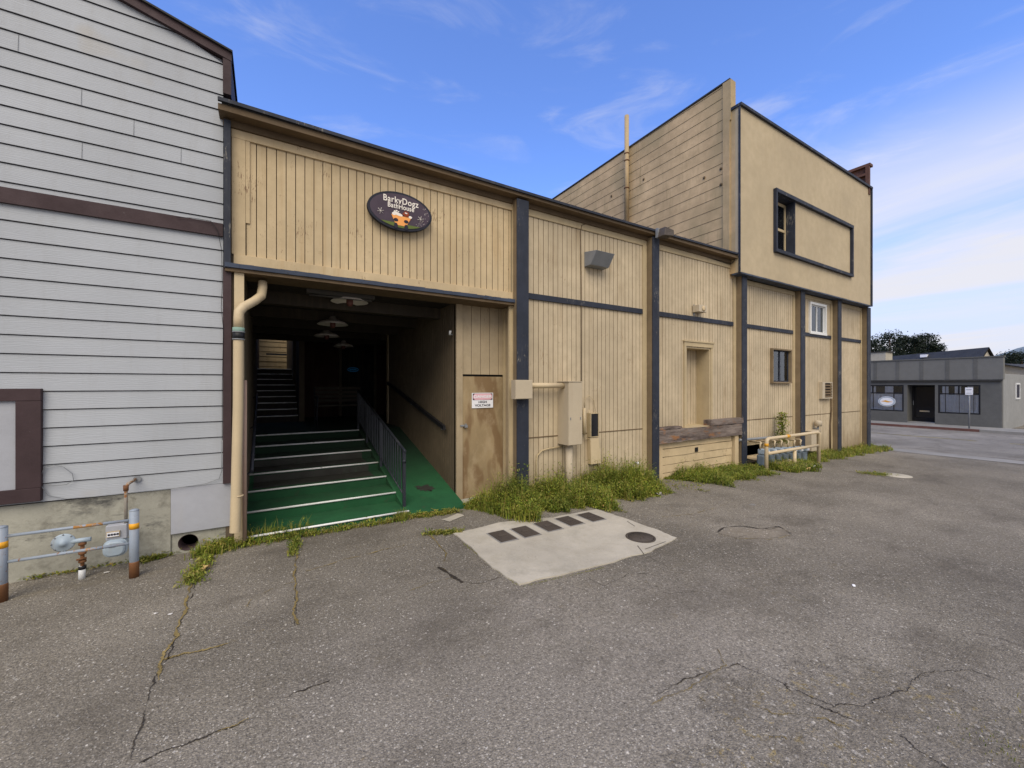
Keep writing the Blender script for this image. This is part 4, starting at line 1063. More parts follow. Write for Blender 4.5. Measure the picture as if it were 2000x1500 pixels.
for i in range(26):
    a = R.uniform(-.9,.5); q = R.uniform(.72,.88); m.tube([(ox+ah*q*math.cos(a), yy-.002, oz+av*q*math.sin(a)), (ox+ah*q*math.cos(a)+.006, yy-.002, oz+av*q*math.sin(a)+.004)], .0022, 4)
m.build('stars', M['cream'], sg)

# danger sign
YD_ = YA-.02
sx, sz = XZ(942.5, 782, YD_); hw = (PX(963,YD_)-PX(921.5,YD_))/2; hh = (ZZ(942,767.5,YD_)-ZZ(942,797,YD_))/2
ds = thing('danger_sign', (sx, YD_, sz), 'white high voltage warning sign on the plywood door', 'sign')
MB().box(sx-hw, sx+hw, YD_-.004, YD_, sz-hh, sz+hh).build('plate', M['wht'], ds, bevel=.004)
MB().box(sx-hw*.92, sx+hw*.92, YD_-.006, YD_-.0045, sz+hh*.06, sz+hh*.92).build('header', M['signblk'], ds)
m = MB(); P = []
for i in range(32):
    a = 2*math.pi*i/32; P.append((sx+(hw*.90-hh*.41)*(1 if math.cos(a) > 0 else -1)+hh*.41*math.cos(a), YD_-.0075, sz+hh*.49+hh*.41*math.sin(a)))
m.poly(P); m.build('pill', M['pink'], ds)
text_part('DANGER', 'lettering', hh*.52, (sx, YD_-.009, sz+hh*.49), M['wht'], ds, .0005, 1.25, bold=.002)
text_part('HIGH', 'lettering', hh*.40, (sx, YD_-.006, sz-hh*.22), M['signblk'], ds, .0005, 1.3, bold=.0012)
text_part('VOLTAGE', 'lettering', hh*.40, (sx, YD_-.006, sz-hh*.66), M['signblk'], ds, .0005, 1.3, bold=.0012)

# camera/spigot small thing on corner
x, z = XZ(878, 652, YA+.4)
cm = thing('wall_camera', (XPR, YA+.3, z), 'tiny white sensor on the passage wall near its corner', 'sensor')
y, z = YZ(878, 653, XPR-.05)
MB().tube([(XPR,y,z),(XPR-.05,y-.01,z)], .014, 8).build('bracket', M['metal'], cm); MB().tube([(XPR-.05,y-.03,z+.05),(XPR-.05,y-.01,z-.01)], .018, 10).build('head', M['white'], cm)

# electrical gear on section 2
YE = D-.001
jb = thing('junction_box', (PX(1020,YP), YP, ZZ(1020,760,YP)), 'beige square junction box wrapped on the first navy post', 'electrical box')
x0, z1 = XZ(1009, 742, YP-.12); x1, z0 = XZ(1040, 779, YP-.12)
MB().box(x0-.02, x1, YP-.12, YP-.001, z0, z1).build('box', M['boxb'], jb, bevel=.003)
MB().box(x0-.015, x1-.005, YP-.126, YP-.1205, z0+.006, z1-.006).build('cover', M['boxb'], jb, bevel=.002)
zc_ = ZZ(1070, 753, D-.13)
ec = thing('electrical_cabinet', (PX(1115,D-.25), D, ZZ(1115,860,D-.2)), 'tall beige metal cabinet on the wall fed by a horizontal pipe', 'electrical box')
cx0, cz1 = XZ(1110, 746, D-.27); cx1, cz0 = XZ(1136, 868, D-.27)
MB().box(cx0, cx1, D-.27, D-.002, cz0, cz1).build('box', M['boxb'], ec, bevel=.004)
MB().box(cx0+.004, cx1+.006, D-.279, D-.271, cz0+.006, cz1-.008).build('door', M['boxb'], ec, bevel=.003)
MB().box(cx0-.015, cx1+.015, D-.285, D-.002, cz1+.001, cz1+.012).build('rain_cap', M['boxb'], ec)
m = MB(); m.box(cx0+.03, cx0+.042, D-.288, D-.28, cz0+.40, cz0+.44); m.box(cx1-.04, cx1-.028, D-.288, D-.28, cz0+.40, cz0+.44); m.build('latch', M['metal'], ec)
MB().tube([(x1-.005, D-.15, zc_), (cx0-.002, D-.15, zc_)], .042, 14).build('feed_pipe', M['pipe'], ec)
MB().tube([(cx0+.13,D-.13,cz0),(cx0+.13,D-.13,G(4)-.1)], .058, 14).build('riser_pipe', M['boxb'], ec)
MB().tube([(cx1-.03,D-.06,cz0),(cx1-.03,D-.06,G(4)-.1)], .018, 8).build('conduit', M['eave'], ec)
tag(MB().tube([(cx0+.05,D-.03,cz0-.05),(cx0-.2,D-.03,cz0-.06),(cx0-.33,D-.03,cz0-.08),(cx0-.42,D-.03,cz0-.15),(cx0-.44,D-.03,cz0-.26),(cx0-.44,D-.03,G(4)-.05)], .011, 8).build('wall_conduit', M['trimb']), 'thin painted conduit bending down left of the tall cabinet', 'pipe')
# grey conduit rising to the roof line
p = [at(1136,745,D-.02), at(1136,600,D-.02), at(1134,452,D-.02), at(1136,440,D-.02), at(1145,437,D-.02), at(1200,450,D-.02), at(1275,467,D-.02)]
tag(MB().tube(p, .007, 6).build('roof_conduit', M['groove']), 'thin brown cable running up from the cabinet and along the eave', 'cable')
tb_ = thing('terminal_tube', at(1141,828,D-.05), 'small pale cylinder beside the cabinet with looping cables', 'electrical box')
MB().tube([at(1141,848,D-.05), at(1141,797,D-.05)], .026, 12).build('cylinder', M['pipe'], tb_)
MB().tube([at(1141,797,D-.05), at(1143,778,D-.05), at(1150,772,D-.05), at(1160,782,D-.05), at(1163,806,D-.05)], .005, 6).build('cable', M['trimb'], tb_)
MB().tube([at(1141,848,D-.05), at(1141,856,D-.05), at(1152,858,D-.04),at(1155,850,D-.04),at(1150,800,D-.04)], .006, 6).build('cable', M['trimb'], tb_)
pb = thing('open_phone_box', at(1161,830,D-.08), 'open telephone box, black inside, with its beige cover tube below', 'electrical box')
x0, z1 = XZ(1153,807,D-.09); x1, z0 = XZ(1169,853,D-.09)
m = MB(); m.box(x0, x1, D-.03, D-.002, z0, z1); m.box(x0, x0+.012, D-.10, D-.031, z0, z1); m.box(x1-.012, x1, D-.10, D-.031, z0, z1); m.box(x0+.012, x1-.012, D-.10, D-.031, z1-.012, z1); m.box(x0+.012, x1-.012, D-.10, D-.031, z0, z0+.012); m.build('case', M['trimb'], pb)
m = MB(); m.box(x0+.013, x1-.013, D-.092, D-.031, z0+.013, z1-.013)
for i in range(9):
    for j in range(2): m.box(x0+.02+j*.03, x0+.035+j*.03, D-.098, D-.0925, z0+.03+i*.028, z0+.045+i*.028)
m.build('terminals', M['black'], pb)
x1b = PX(1172,D-.07); zb0 = ZZ(1165,905,D-.07)
MB().hexa([(x0+.02,D-.09,zb0),(x1b+.01,D-.09,zb0),(x1b+.01,D-.004,zb0),(x0+.02,D-.004,zb0),(x0,D-.09,z0-.01),(x1,D-.09,z0-.01),(x1,D-.004,z0-.01),(x0,D-.004,z0-.01)]).build('cover', M['pipe'], pb)
x, z = XZ(1243, 904, D-.04)
sp = thing('hose_tap', (x, D-.05, z), 'small white capped tap low on the wall by the second navy post', 'tap')
MB().tube([(x,D,z+.0),(x,D-.07,z)], .012, 8).build('stem', M['metal'], sp); MB().tube([(x,D-.07,z+.025),(x+.01,D-.075,z-.03)], .018, 8).build('cap', M['white'], sp)

# wedge wall lamp
x0, zt_ = XZ(1141, 505, D); x1 = PX(1180, D)
wlp = thing('wall_lamp', ((x0+x1)/2, D, zt_), 'grey wedge-shaped metal wall lamp high on the second bay', 'lamp')
zc_ = ZZ(1150, 519, D); 
xa, za = XZ(1141, 497, D); xb = PX(1176, D); zb2 = ZZ(1141, 521, D)
za = zb2+.23
m = MB(); yo = D-.30
m.hexa([(xa,D-.16,zb2),(xb,D-.16,zb2),(xb,D,zb2),(xa,D,zb2),(xa,yo,za-.03),(xb,yo,za-.03),(xb,D,za+.02),(xa,D,za+.02)])
m.build('housing', M['metal'], wlp, bevel=.004)
m = MB(); m.hexa([(xa+.05,D-.165,zb2+.03),(xb-.05,D-.165,zb2+.03),(xb-.05,D-.15,zb2+.03),(xa+.05,D-.15,zb2+.03),(xa+.05,D-.24,zb2+.13),(xb-.05,D-.24,zb2+.13),(xb-.05,D-.22,zb2+.13),(xa+.05,D-.22,zb2+.13)]); m.build('lens', M['lampg'], wlp)
# floodlight at roof edge
fl = thing('flood_light', at(1290,455,YF-.05), 'dark twin floodlight fixed to the roof edge above the second post', 'lamp')
a_ = at(1284, 452, YF-.02); m = MB(); m.tube([a_, (a_[0]+.05,a_[1]-.06,a_[2]-.02), (a_[0]+.08,a_[1]-.1,a_[2]-.05)], .02, 8); m.build('arm', M['metal'], fl)
x0, z0 = XZ(1289, 462, YF-.1); x1, z1 = XZ(1306, 451, YF-.1)
m = MB(); m.hexa([(x0,YF-.2,z0),(x1,YF-.22,z0+.02),(x1,YF-.02,z0+.02),(x0,YF-.02,z0),(x0+.05,YF-.18,z1+.02),(x1+.05,YF-.18,z1),(x1+.05,YF-.04,z1),(x0+.05,YF-.04,z1+.02)]); m.build('head', M['iron'], fl, bevel=.01)
MB().box(a_[0]-.03, a_[0]+.03, YF-.05, YF-.001, a_[2]-.12, a_[2]+.05).build('mount', M['metal'], fl)
p = [at(1286,470,D-.03), at(1340,487,D-.03), at(1390,505,D-.03), at(1425,516,D-.03), at(1432,512,D-.1), at(1438,500,D-.15)]
tag(MB().tube(p, .006, 6).build('eave_cable', M['black']), 'black cable sagging under the eave between the second and third posts', 'cable')
# small speaker/light box
x0, z1 = XZ(1362, 595, D-.12); x1, z0 = XZ(1377, 611, D-.12)
bxx = thing('wall_speaker', (x0, D, z0), 'small beige round-faced box above the loading door', 'speaker')
MB().box(x0, x1, D-.16, D-.01, z0, z1).build('case', M['boxb'], bxx, bevel=.006)
MB().lathe(((x0+x1)/2+.02, D-.162, (z0+z1)/2), [(.05,.0),(.055,-.006),(.03,-.01),(0,-.012)], 20, 'y').build('dial', M['siding_up'], bxx)
MB().box(x0+.03, x0+.05, D-.03, D-.001, z0-.06, z1+.02).build('bracket', M['metal'], bxx)
# louvre vent
x0, z1 = XZ(1604, 746, D-.06); x1, z0 = XZ(1624, 778, D-.06)
lv = thing('wall_vent', (x0, D, z0), 'beige louvred vent hood beside the fifth post', 'vent')
m = MB(); m.box(x0, x0+.16, D-.09, D-.001, z0, z1); m.box(x0+.161, x1, D-.09, D-.06, z1-.03, z1); m.box(x0+.161, x1, D-.09, D-.06, z0, z0+.03); m.box(x1-.03, x1, D-.09, D-.06, z0+.031, z1-.031); m.build('housing', M['boxb'], lv)
m = MB(); n = 5
for i in range(n):
    z = z0+.04+(z1-z0-.08)*i/n; m.hexa([(x0+.165,D-.088,z),(x1-.03,D-.088,z),(x1-.03,D-.05,z+.04),(x0+.165,D-.05,z+.04),(x0+.165,D-.088,z+.008),(x1-.03,D-.088,z+.008),(x1-.03,D-.05,z+.05),(x0+.165,D-.05,z+.05)])
m.build('slats', M['eave'], lv)
MB().box(x0+.161, x1-.031, D-.045, D-.002, z0+.03, z1-.03).build('backing', M['dark'], lv)
# cap and box right
x, z = XZ(1598, 828, D-.12)
vc = thing('pipe_hood', (x, D-.12, z), 'small beige pipe cap on the wall above the meter guard', 'vent')
MB().lathe((x,D-.12,z-.06), [(0,.16),(.07,.15),(.085,.12),(.085,.0),(0,.0)], 16).build('cap', M['boxb'], vc)
MB().tube([(x,D-.12,z-.06),(x-.02,D-.12,z-.13),(x-.02,D,z-.15)], .025, 8).build('stub', M['metal'], vc)
x0, z1 = XZ(1581, 843, D-.15); x1, z0 = XZ(1598, 878, D-.15)
tag(MB().box(x0, x1, D-.2, D-.002, z0, z1).box(x0-.02, x1+.02, D-.22, D-.001, z1+.001, z1+.02).build('wall_box', M['boxb'], bevel=.004), 'beige metal box low on the wall behind the meter guard', 'electrical box')
p = [at(1624,775,D-.03), at(1624,800,D-.03), at(1622,830,D-.03), at(1622,890,D-.03)]
tag(MB().tube(p, .02, 8).build('vent_drain', M['eave']), 'thin brown pipe running down from the louvred vent', 'pipe')
# vent stack against wing
y_, z_ = YZ(1224, 425, XW-.12); zt_ = YZ(1224, 226, XW-.12)[1]
vs = thing('vent_stack', (XW-.12, y_, z_), 'tall beige vent pipe rising past the roof line of the upper wall', 'pipe')
MB().tube([(XW-.12,y_,z_-.2),(XW-.12,y_,zt_)], .062, 14).build('pipe', M['wing'], vs)
for f_ in (.28, .55, .62): MB().lathe((XW-.12,y_,z_+(zt_-z_)*f_), [(.064,0),(.073,.01),(.073,.03),(.064,.04)], 14).build('collar', M['rust'], vs)
MB().lathe((XW-.12,y_,ztop-.06), [(.16,0),(.08,.1),(.065,.16)], 14).build('boot', M['rust'], vs)
for i, (px, py) in enumerate(((1257,350),(1375,347),(1408,329),(1408,360),(1194,383))):
    y, z = YZ(px, py, XW-.02); 
    MB().lathe((XW-.018,y,z), [(.032,0),(.032,-.006),(0,-.007)], 10, 'x').build('screw_plate', M['groove'], bb)

# =================== GAS METERS ===================
def guard_pipe(name, pts, r, mat, parent): return MB().tube(pts, r, 12).build(name, mat, parent)
YM = 4.8
gl = thing('meter_guard', (-1.3, YM, 0), 'chipped blue grey pipe barrier in front of the gas meter at the left', 'barrier')
for px, top_y in ((262, 997), (3, 1030)):
    x, z = XZ(px, top_y, YM); x = PX(px, YM)
    p = MB().tube([(x,YM,-.05),(x,YM,z)], .034, 14).build('post', M['steelblue'], gl)
    MB().lathe((x,YM,z), [(.034,0),(.036,.003),(.02,.012),(0,.014)], 14).build('cap', M['steelblue'], p)
    MB().lathe((x,YM,0), [(.035,0),(.0355,.13),(.0345,.14)], 14).build('rusty_foot', M['rust'], p)
    MB().lathe((x,YM,z-.16), [(.0352,0),(.0352,.05)], 14).build('tape_band', M['yellow'], p)
xa_, xb_ = PX(3, YM), PX(262, YM)
for (pa, pb_) in (((3,1047),(255,1017)), ((3,1100),(255,1060))):
    z = (ZZ(pa[0],pa[1],YM)+ZZ(pb_[0],pb_[1],YM))/2
    p = MB().tube([(xa_+.034,YM,z),(xb_-.034,YM,z)], .0125, 10).build('rail', M['steelblue'], gl)
    MB().tube([(xa_+.40,YM,z),(xa_+.58,YM,z)], .0132, 10).build('rust_patch', M['rustpatch'], p)
YQ = 5.0
rg = thing('gas_regulator', at(125,1060,YQ), 'round pale blue gas regulator on the foundation behind the barrier', 'gas regulator')
x, z = XZ(124, 1060, YQ)
MB().lathe((x,YQ,z), [(0,-.036),(.022,-.035),(.026,-.022),(.050,-.018),(.066,-.008),(.076,-.007),(.076,.006),(.06,.016),(0,.022)], 26, 'y').build('body', M['meter'], rg)
for i in range(8):
    a = i*math.pi/4; MB().lathe((x+.070*math.cos(a),YQ-.007,z+.070*math.sin(a)), [(.006,0),(.006,-.006),(0,-.007)], 8, 'y').build('bolt', M['metal'], rg)
MB().tube([(x+.05,YQ-.0,z),(x+.17,YQ,z+.0)], .02, 10).build('outlet', M['meter'], rg)
MB().tube([(x,YQ,z-.07),(x,YQ,z-.095)], .014, 8).build('plug', M['meter'], rg)
gs = thing('gas_riser', at(160,1080,YQ), 'rusty gas riser with fittings above a short white plastic sleeve', 'pipe')
x, z = XZ(161, 1060, YQ); 
MB().tube([(x,YQ,ZZ(161,1130,YQ)),(x,YQ,z+.03)], .014, 10).build('pipe', M['rust'], gs)
for py in (1062, 1080, 1096): MB().lathe((x,YQ,ZZ(161,py,YQ)-.012), [(.02,0),(.027,.004),(.027,.02),(.02,.024)], 8).build('fitting', M['rust'], gs)
MB().tube([(x-.03,YQ-.03,ZZ(161,1090,YQ)),(x+.03,YQ-.01,ZZ(161,1090,YQ))], .009, 8).build('valve', M['rust'], gs)
x2_, z2b = XZ(158, 1142, YQ-.1); MB().tube([(x,YQ,ZZ(158,1105,YQ)),(x-.005,YQ,-.02)], .024, 12).build('sleeve', M['white'], gs)
MB().lathe((x,YQ,ZZ(158,1105,YQ)), [(.026,-.03),(.026,.0)], 12).build('sleeve_band', M['black'], gs)
gmtr = thing('gas_meter', at(220,1063,YQ), 'pale blue gas meter with a dial window behind the left barrier', 'gas meter')
x0, z1 = XZ(200, 1031, YQ-.06); x1, z0 = XZ(247, 1098, YQ-.06); xc = (x0+x1)/2; hw_ = (x1-x0)/2
MB().box(xc-hw_*.85, xc+hw_*.95, YQ-.03, YQ+.08, z1-.13, z1).build('case', M['greyflat'], gmtr, bevel=.006)
MB().box(xc-hw_*.75, xc+hw_*.4, YQ-.045, YQ-.031, z1-.10, z1-.05).build('dial_bezel', M['trimb'], gmtr)
d_ = MB().box(xc-hw_*.68, xc+hw_*.33, YQ-.049, YQ-.0455, z1-.094, z1-.056).build('dial_plate', M['wht'], gmtr)
m = MB()
for i in range(4): m.lathe((xc-hw_*.5+i*hw_*.24, YQ-.050, z1-.075), [(.009,0),(.009,-.001),(.0,-.001)], 12, 'y')
m.build('dials', M['signblk'], gmtr)
m = MB()
P_ = []
for i in range(28):
    a = 2*math.pi*i/28; ca, sa = math.cos(a), math.sin(a)
    P_.append((xc+hw_*1.02*math.copysign(abs(ca)**.6, ca), z1-.20+.075*math.copysign(abs(sa)**.75, sa)))
for ky, (ya, s_) in enumerate(((YQ-.075,.8),(YQ-.055,1.0),(YQ+.06,1.0))):
    pass
rings = [[(xc+(p[0]-xc)*s_, ya, z1-.20+(p[1]-z1+.20)*s_) for p in P_] for ya, s_ in ((YQ-.078,.72),(YQ-.07,.86),(YQ-.045,.95),(YQ-.044,1.03),(YQ-.03,1.03),(YQ-.029,.95),(YQ+.06,.9))]
m.poly(rings[0])
for q in range(len(rings)-1):
    for i in range(28): m.poly([rings[q][i], rings[q][(i+1)%28], rings[q+1][(i+1)%28], rings[q+1][i]], 0, True)
m.build('body', M['meter'], gmtr)
MB().box(xc-.035, xc+.01, YQ-.082, YQ-.078, z1-.18, z1-.165).build('name_plate', M['signblk'], gmtr)
px_, pz_ = XZ(246, 952, YQ)
m = MB(); m.tube([(px_,YQ,z1-.02),(px_,YQ,pz_+.0),(px_+.012,YQ+.02,pz_+.03),(px_+.03,YQ+.2,pz_+.035)], .013, 10); m.build('inlet_pipe', M['steelrust'], gmtr)
MB().lathe((px_,YQ,pz_-.03), [(.019,0),(.02,.05)], 10).build('elbow', M['rust'], gmtr)
MB().lathe((px_+.04,YG-.02,pz_+.035), [(.03,-.004),(.03,.004)], 14, 'y').build('escutcheon', M['metal'], gmtr)

# right bank of meters
YR = 4.55
gr2 = thing('meter_guard', (PX(1550,YR), YR, G(10)), 'cream pipe barrier with yellow tape in front of the gas meter row', 'barrier')
xa_, za_ = XZ(1497, 855, YR); xb_, zb_ = XZ(1599, 846, YR); zt_ = (za_+zb_)/2
MB().tube([(xa_,YR,G(9)-.1),(xa_,YR,zt_-.08),(xa_+.02,YR,zt_-.025),(xa_+.08,YR,zt_),(xb_-.06,YR,zt_),(xb_,YR,zt_-.03),(xb_,YR,G(10)-.1)], .037, 12).build('hoop', M['pipe'], gr2)
zl_ = (ZZ(1500,884,YR)+ZZ(1599,871,YR))/2
MB().tube([(xa_+.03,YR,zl_),(xb_-.03,YR,zl_)], .034, 12).build('lower_rail', M['pipe'], gr2)
xm = PX(1552, YR); MB().tube([(xm,YR+.0,G(10)-.1),(xm,YR,zl_-.034)], .036, 12).build('middle_post', M['pipe'], gr2)
MB().tube([(PX(1497,YR),YR,ZZ(1497,872,YR)),(PX(1497,YR),YR,ZZ(1497,866,YR))], .040, 12).build('tape_band', M['yellow'], gr2)
MB().tube([(PX(1535,YR),YR,zt_),(PX(1541,YR),YR,zt_)], .0385, 12).build('tape_band', M['yellow'], gr2)
proto = None; YMM = 4.85
mx0, mx1 = PX(1488, YMM), PX(1566, YMM)
zm = ZZ(1500, 876, YMM)
words = ['first from the left, bulkiest and darkest', 'second from the left', 'third from the left', 'fourth from the left, cream-topped', 'fourth from the right end before the post', 'second from the right', 'rightmost, beside the corner of the guard']
words = ['leftmost of the row, next to the leaning boards', 'second from the left in the row', 'third from the left in the row', 'middle one of the row', 'third from the right in the row', 'second from the right in the row', 'rightmost of the row']
for i in range(7):
    x = mx0+(mx1-mx0)*i/6
    if proto is None:
        t = proto = thing('gas_meter', (x, YMM, 0), '', 'gas meter', 'gas meters in the row behind the cream barrier')
        w = .088
        m = MB(); m.box(x-w, x+w, YMM-.10, YMM+.08, zm-.36, zm-.10); m.build('body', M['meterd'], t, bevel=.04)
        m = MB(); m.box(x-w*.85, x+w*.85, YMM-.14, YMM+.06, zm-.10+.002, zm+.02); m.build('head', M['meter'], t, bevel=.02)
        m = MB(); m.box(x-w*.6, x+w*.6, YMM-.148, YMM-.141, zm-.07, zm-.01); m.build('dial', M['wht'], t)
        m = MB(); m.tube([(x-.07,YMM,zm+.02),(x-.07,YMM,zm+.11),(x-.04,YMM,zm+.16),(x+.02,YMM+.05,zm+.17),(x+.03,YMM+.3,zm+.15)], .018, 8); m.build('pipe', M['pipe'], t)
    else:
        t = copy_tree(proto); t.location = (x, YMM, 0)
    t.location.z = -.015*i+R.uniform(-.01,.01)
    t['label'] = 'blue grey gas meter in the row under the wall, '+words[i].replace(' in the row','').replace(' of the row','')
tag(MB().tube([(mx0-.5,D-.12,zm+.22),(mx1+.1,D-.12,zm+.16)], .03, 10).build('gas_manifold', M['metal']), 'grey horizontal pipe along the wall above the row of gas meters', 'pipe')
# leaning boards
x0 = PX(1456, D); x1 = PX(1502, D-.1)
lb = thing('leaning_boards', (x0, D, G(9)), 'panel of weathered planks leaning out of the crawl opening', 'wood panel')
for i in range(7):
    xa = x0+i*.12
    MB().hexa([(xa+.45,4.35,G(9)+.0),(xa+.56,4.35,G(9)+.0),(xa+.11,D+.05,zc-.28),(xa,D+.05,zc-.28),(xa+.45,4.35,G(9)+.03),(xa+.56,4.35,G(9)+.03),(xa+.11,D+.05,zc-.25),(xa,D+.05,zc-.25)]).build('plank', M['siding_up'], lb)

# =================== STREET SIDE ===================
XB = 31.7
zg = G(31)+.15
def SY(px): return YZ(px, 752, XB)[0]
def SZ(px, py, X=None): return YZ(px, py, X or XB)[1]
shop = thing('grey_shop', (XB, 8, zg), 'low grey corner shop across the street with two big windows and a dark door', 'building')
ya, yb = SY(1957), 24.0
ztp = SZ(1957, 697); zmid = SZ(1957, 741)
y1a, y1b = SY(1915), SY(1832)      # right window
yda, ydb = SY(1826), SY(1772)      # door bay
y2a, y2b = SY(1765), SY(1695)      # left window
zwb = (SZ(1915,808)+SZ(1700,803))/2; zwt2 = SZ(1915,752)
m = MB()
def wallx(m, y0, y1, z0, z1, X=XB, th=.3): m.box(X, X+th, y0, y1, z0, z1)
wallx(m, ya, yb, zwt2, zmid); wallx(m, ya, y1a, -1.2, zwt2); wallx(m, y1b, yda, -1.2, zwt2); wallx(m, ydb, y2a, -1.2, zwt2); wallx(m, y2b+1.2, yb, -1.2, zwt2)
wallx(m, y1a, y1b, -1.2, zwb); wallx(m, y2a, y2b+1.2, -1.2, zwb)
m.build('wall', M['g1'], shop)
m = MB(); m.box(XB-.05, XB+.3, ya-.05, yb, zmid+.002, ztp); m.build('parapet', M['g2'], shop)
m = MB(); 
for i in range(9):
    y = SY(1910)+i*(SY(1855)-SY(1910)); m.box(XB-.06, XB-.051, y, y+.16, zmid+.03, ztp-.03)
m.box(XB-.09, XB+.3, ya-.09, yb, ztp+.001, ztp+.06)
m.build('parapet_strips', M['g1'], shop)
m = MB(); m.box(XB-.11, XB-.001, ya-.02, yb, zmid-.08, zmid); m.build('sign_ledge', M['roofd'], shop)
m = MB(); m.box(XB+.301, XB+16, ya, ya+.3, -1.2, zmid+.3); m.build('side_wall', M['g3'], shop)
m = MB(); m.box(XB+.3, XB+16, ya+.3, yb, ztp-1.0, ztp-.9); m.build('roof', M['roofd'], shop)
for (a, b, lab) in ((y1a, y1b, 'right shop window with sliding curtains'), (y2a, y2b+1.2, 'left shop window with a round white emblem')):
    m = MB(); t_ = .07; zmu = zwt2-.62*(1)
    zmu = SZ(1915, 770)
    m.box(XB+.02, XB+.10, a, b, zwt2-t_, zwt2); m.box(XB+.02, XB+.10, a, b, zwb, zwb+t_); m.box(XB+.02, XB+.10, a, a+t_, zwb+t_, zwt2-t_); m.box(XB+.02, XB+.10, b-t_, b, zwb+t_, zwt2-t_); m.box(XB+.03, XB+.09, a+t_, b-t_, zmu-.03, zmu+.03); m.box(XB+.03, XB+.09, (a+b)/2-.03, (a+b)/2+.03, zmu+.03, zwt2-t_)
    f_ = m.build('window', M['black'], shop); f_['label'] = lab
    MB().box(XB+.055, XB+.06, a+t_, b-t_, zwb+t_, zwt2-t_).build('pane', M['glass'], f_)
    m = MB(); nn = 60
    for i in range(nn):
        if (i*7) % 20 in (3,): continue
        p0 = a+(b-a)*i/nn; p1 = a+(b-a)*(i+1)/nn
        m.poly([(XB+.075+.01*math.sin(i*1.7),p0,zwb),(XB+.075+.01*math.sin((i+1)*1.7),p1,zwb),(XB+.075+.01*math.sin((i+1)*1.7),p1,zmu-.05+(.5 if (i//9)%2 else 0)),(XB+.075+.01*math.sin(i*1.7),p0,zmu-.05+(.5 if (i//9)%2 else 0))])
    m.build('curtain', M['cloth'], f_, fix=False)
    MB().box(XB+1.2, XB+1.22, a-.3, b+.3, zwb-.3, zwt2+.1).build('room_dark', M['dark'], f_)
yo_, zo_ = YZ(1732, 784, XB)
em = MB(); P = [(XB-.004, yo_+.40*math.cos(a*.1963), zo_+.30*math.sin(a*.1963)) for a in range(32)]; em.poly(P)
e_ = em.build('window_emblem', M['wht'], shop)
em = MB()
for i in range(32):
    a, b = i*.1963, (i+1)*.1963
    em.poly([(XB-.007,yo_+.31*math.cos(a),zo_+.23*math.sin(a)),(XB-.007,yo_+.38*math.cos(a),zo_+.28*math.sin(a)),(XB-.007,yo_+.38*math.cos(b),zo_+.28*math.sin(b)),(XB-.007,yo_+.31*math.cos(b),zo_+.23*math.sin(b))])
em.build('emblem_ring', M['meter'], e_)
em = MB(); em.poly([(XB-.009,yo_+.27,zo_+.0),(XB-.009,yo_+.05,zo_+.07),(XB-.009,yo_-.1,zo_+.01),(XB-.009,yo_-.27,zo_-.01),(XB-.009,yo_-.05,zo_-.06),(XB-.009,yo_+.1,zo_-.02)]); em.build('emblem_swoosh', M['yellow'], e_)
# recessed door bay
m = MB(); m.box(XB+.301, XB+.9, ydb-.0, ydb+.1, -1, zwt2+.05); m.box(XB+.301, XB+.9, yda-.1, yda, -1, zwt2+.05); m.box(XB+.9, XB+1.0, yda-.1, ydb+.1, -1, zwt2+.05); m.build('door_bay', M['g1'], shop)
m = MB(); m.box(XB, XB+.9, yda, ydb, -1, zg+.06); m.build('door_step', M['walk'], shop)
dA, dB = yda+.04, yda+1.15
m = MB(); m.box(XB+.82, XB+.88, dA, dB, zg+.06, zg+2.2); dq = m.build('door', M['black'], shop)
MB().box(XB+.80, XB+.815, dA+.12, dB-.12, zg+.3, zg+2.05).build('pane', M['doorglass'], dq)
MB().box(XB+.785, XB+.798, dA+.35, dB-.35, zg+.62, zg+.70).build('mail_slot', M['pipe'], dq)
MB().box(XB+.77, XB+.79, dB-.1, dB-.07, zg+1.0, zg+1.25).build('handle', M['metal'], dq)
# side wall window
x0 = YZ(1985,752,XB)[0]
def xside(px): return PX(px, ya)
xa, za = XZ(1983, 780, ya); xb, zb_ = XZ(1990, 751, ya)
m = MB(); m.box(xa, xb+.1, ya-.04, ya-.001, za, za+.08); m.box(xa, xa+.08, ya-.04, ya-.001, za+.08, zb_); m.box(xb+.02, xb+.1, ya-.04, ya-.001, za+.08, zb_); m.box(xa, xb+.1, ya-.04, ya-.001, zb_, zb_+.08)
f_ = m.build('window', M['white'], shop); MB().box(xa+.08, xb+.02, ya-.02, ya-.002, za+.08, zb_).build('pane', M['signblk'], f_)
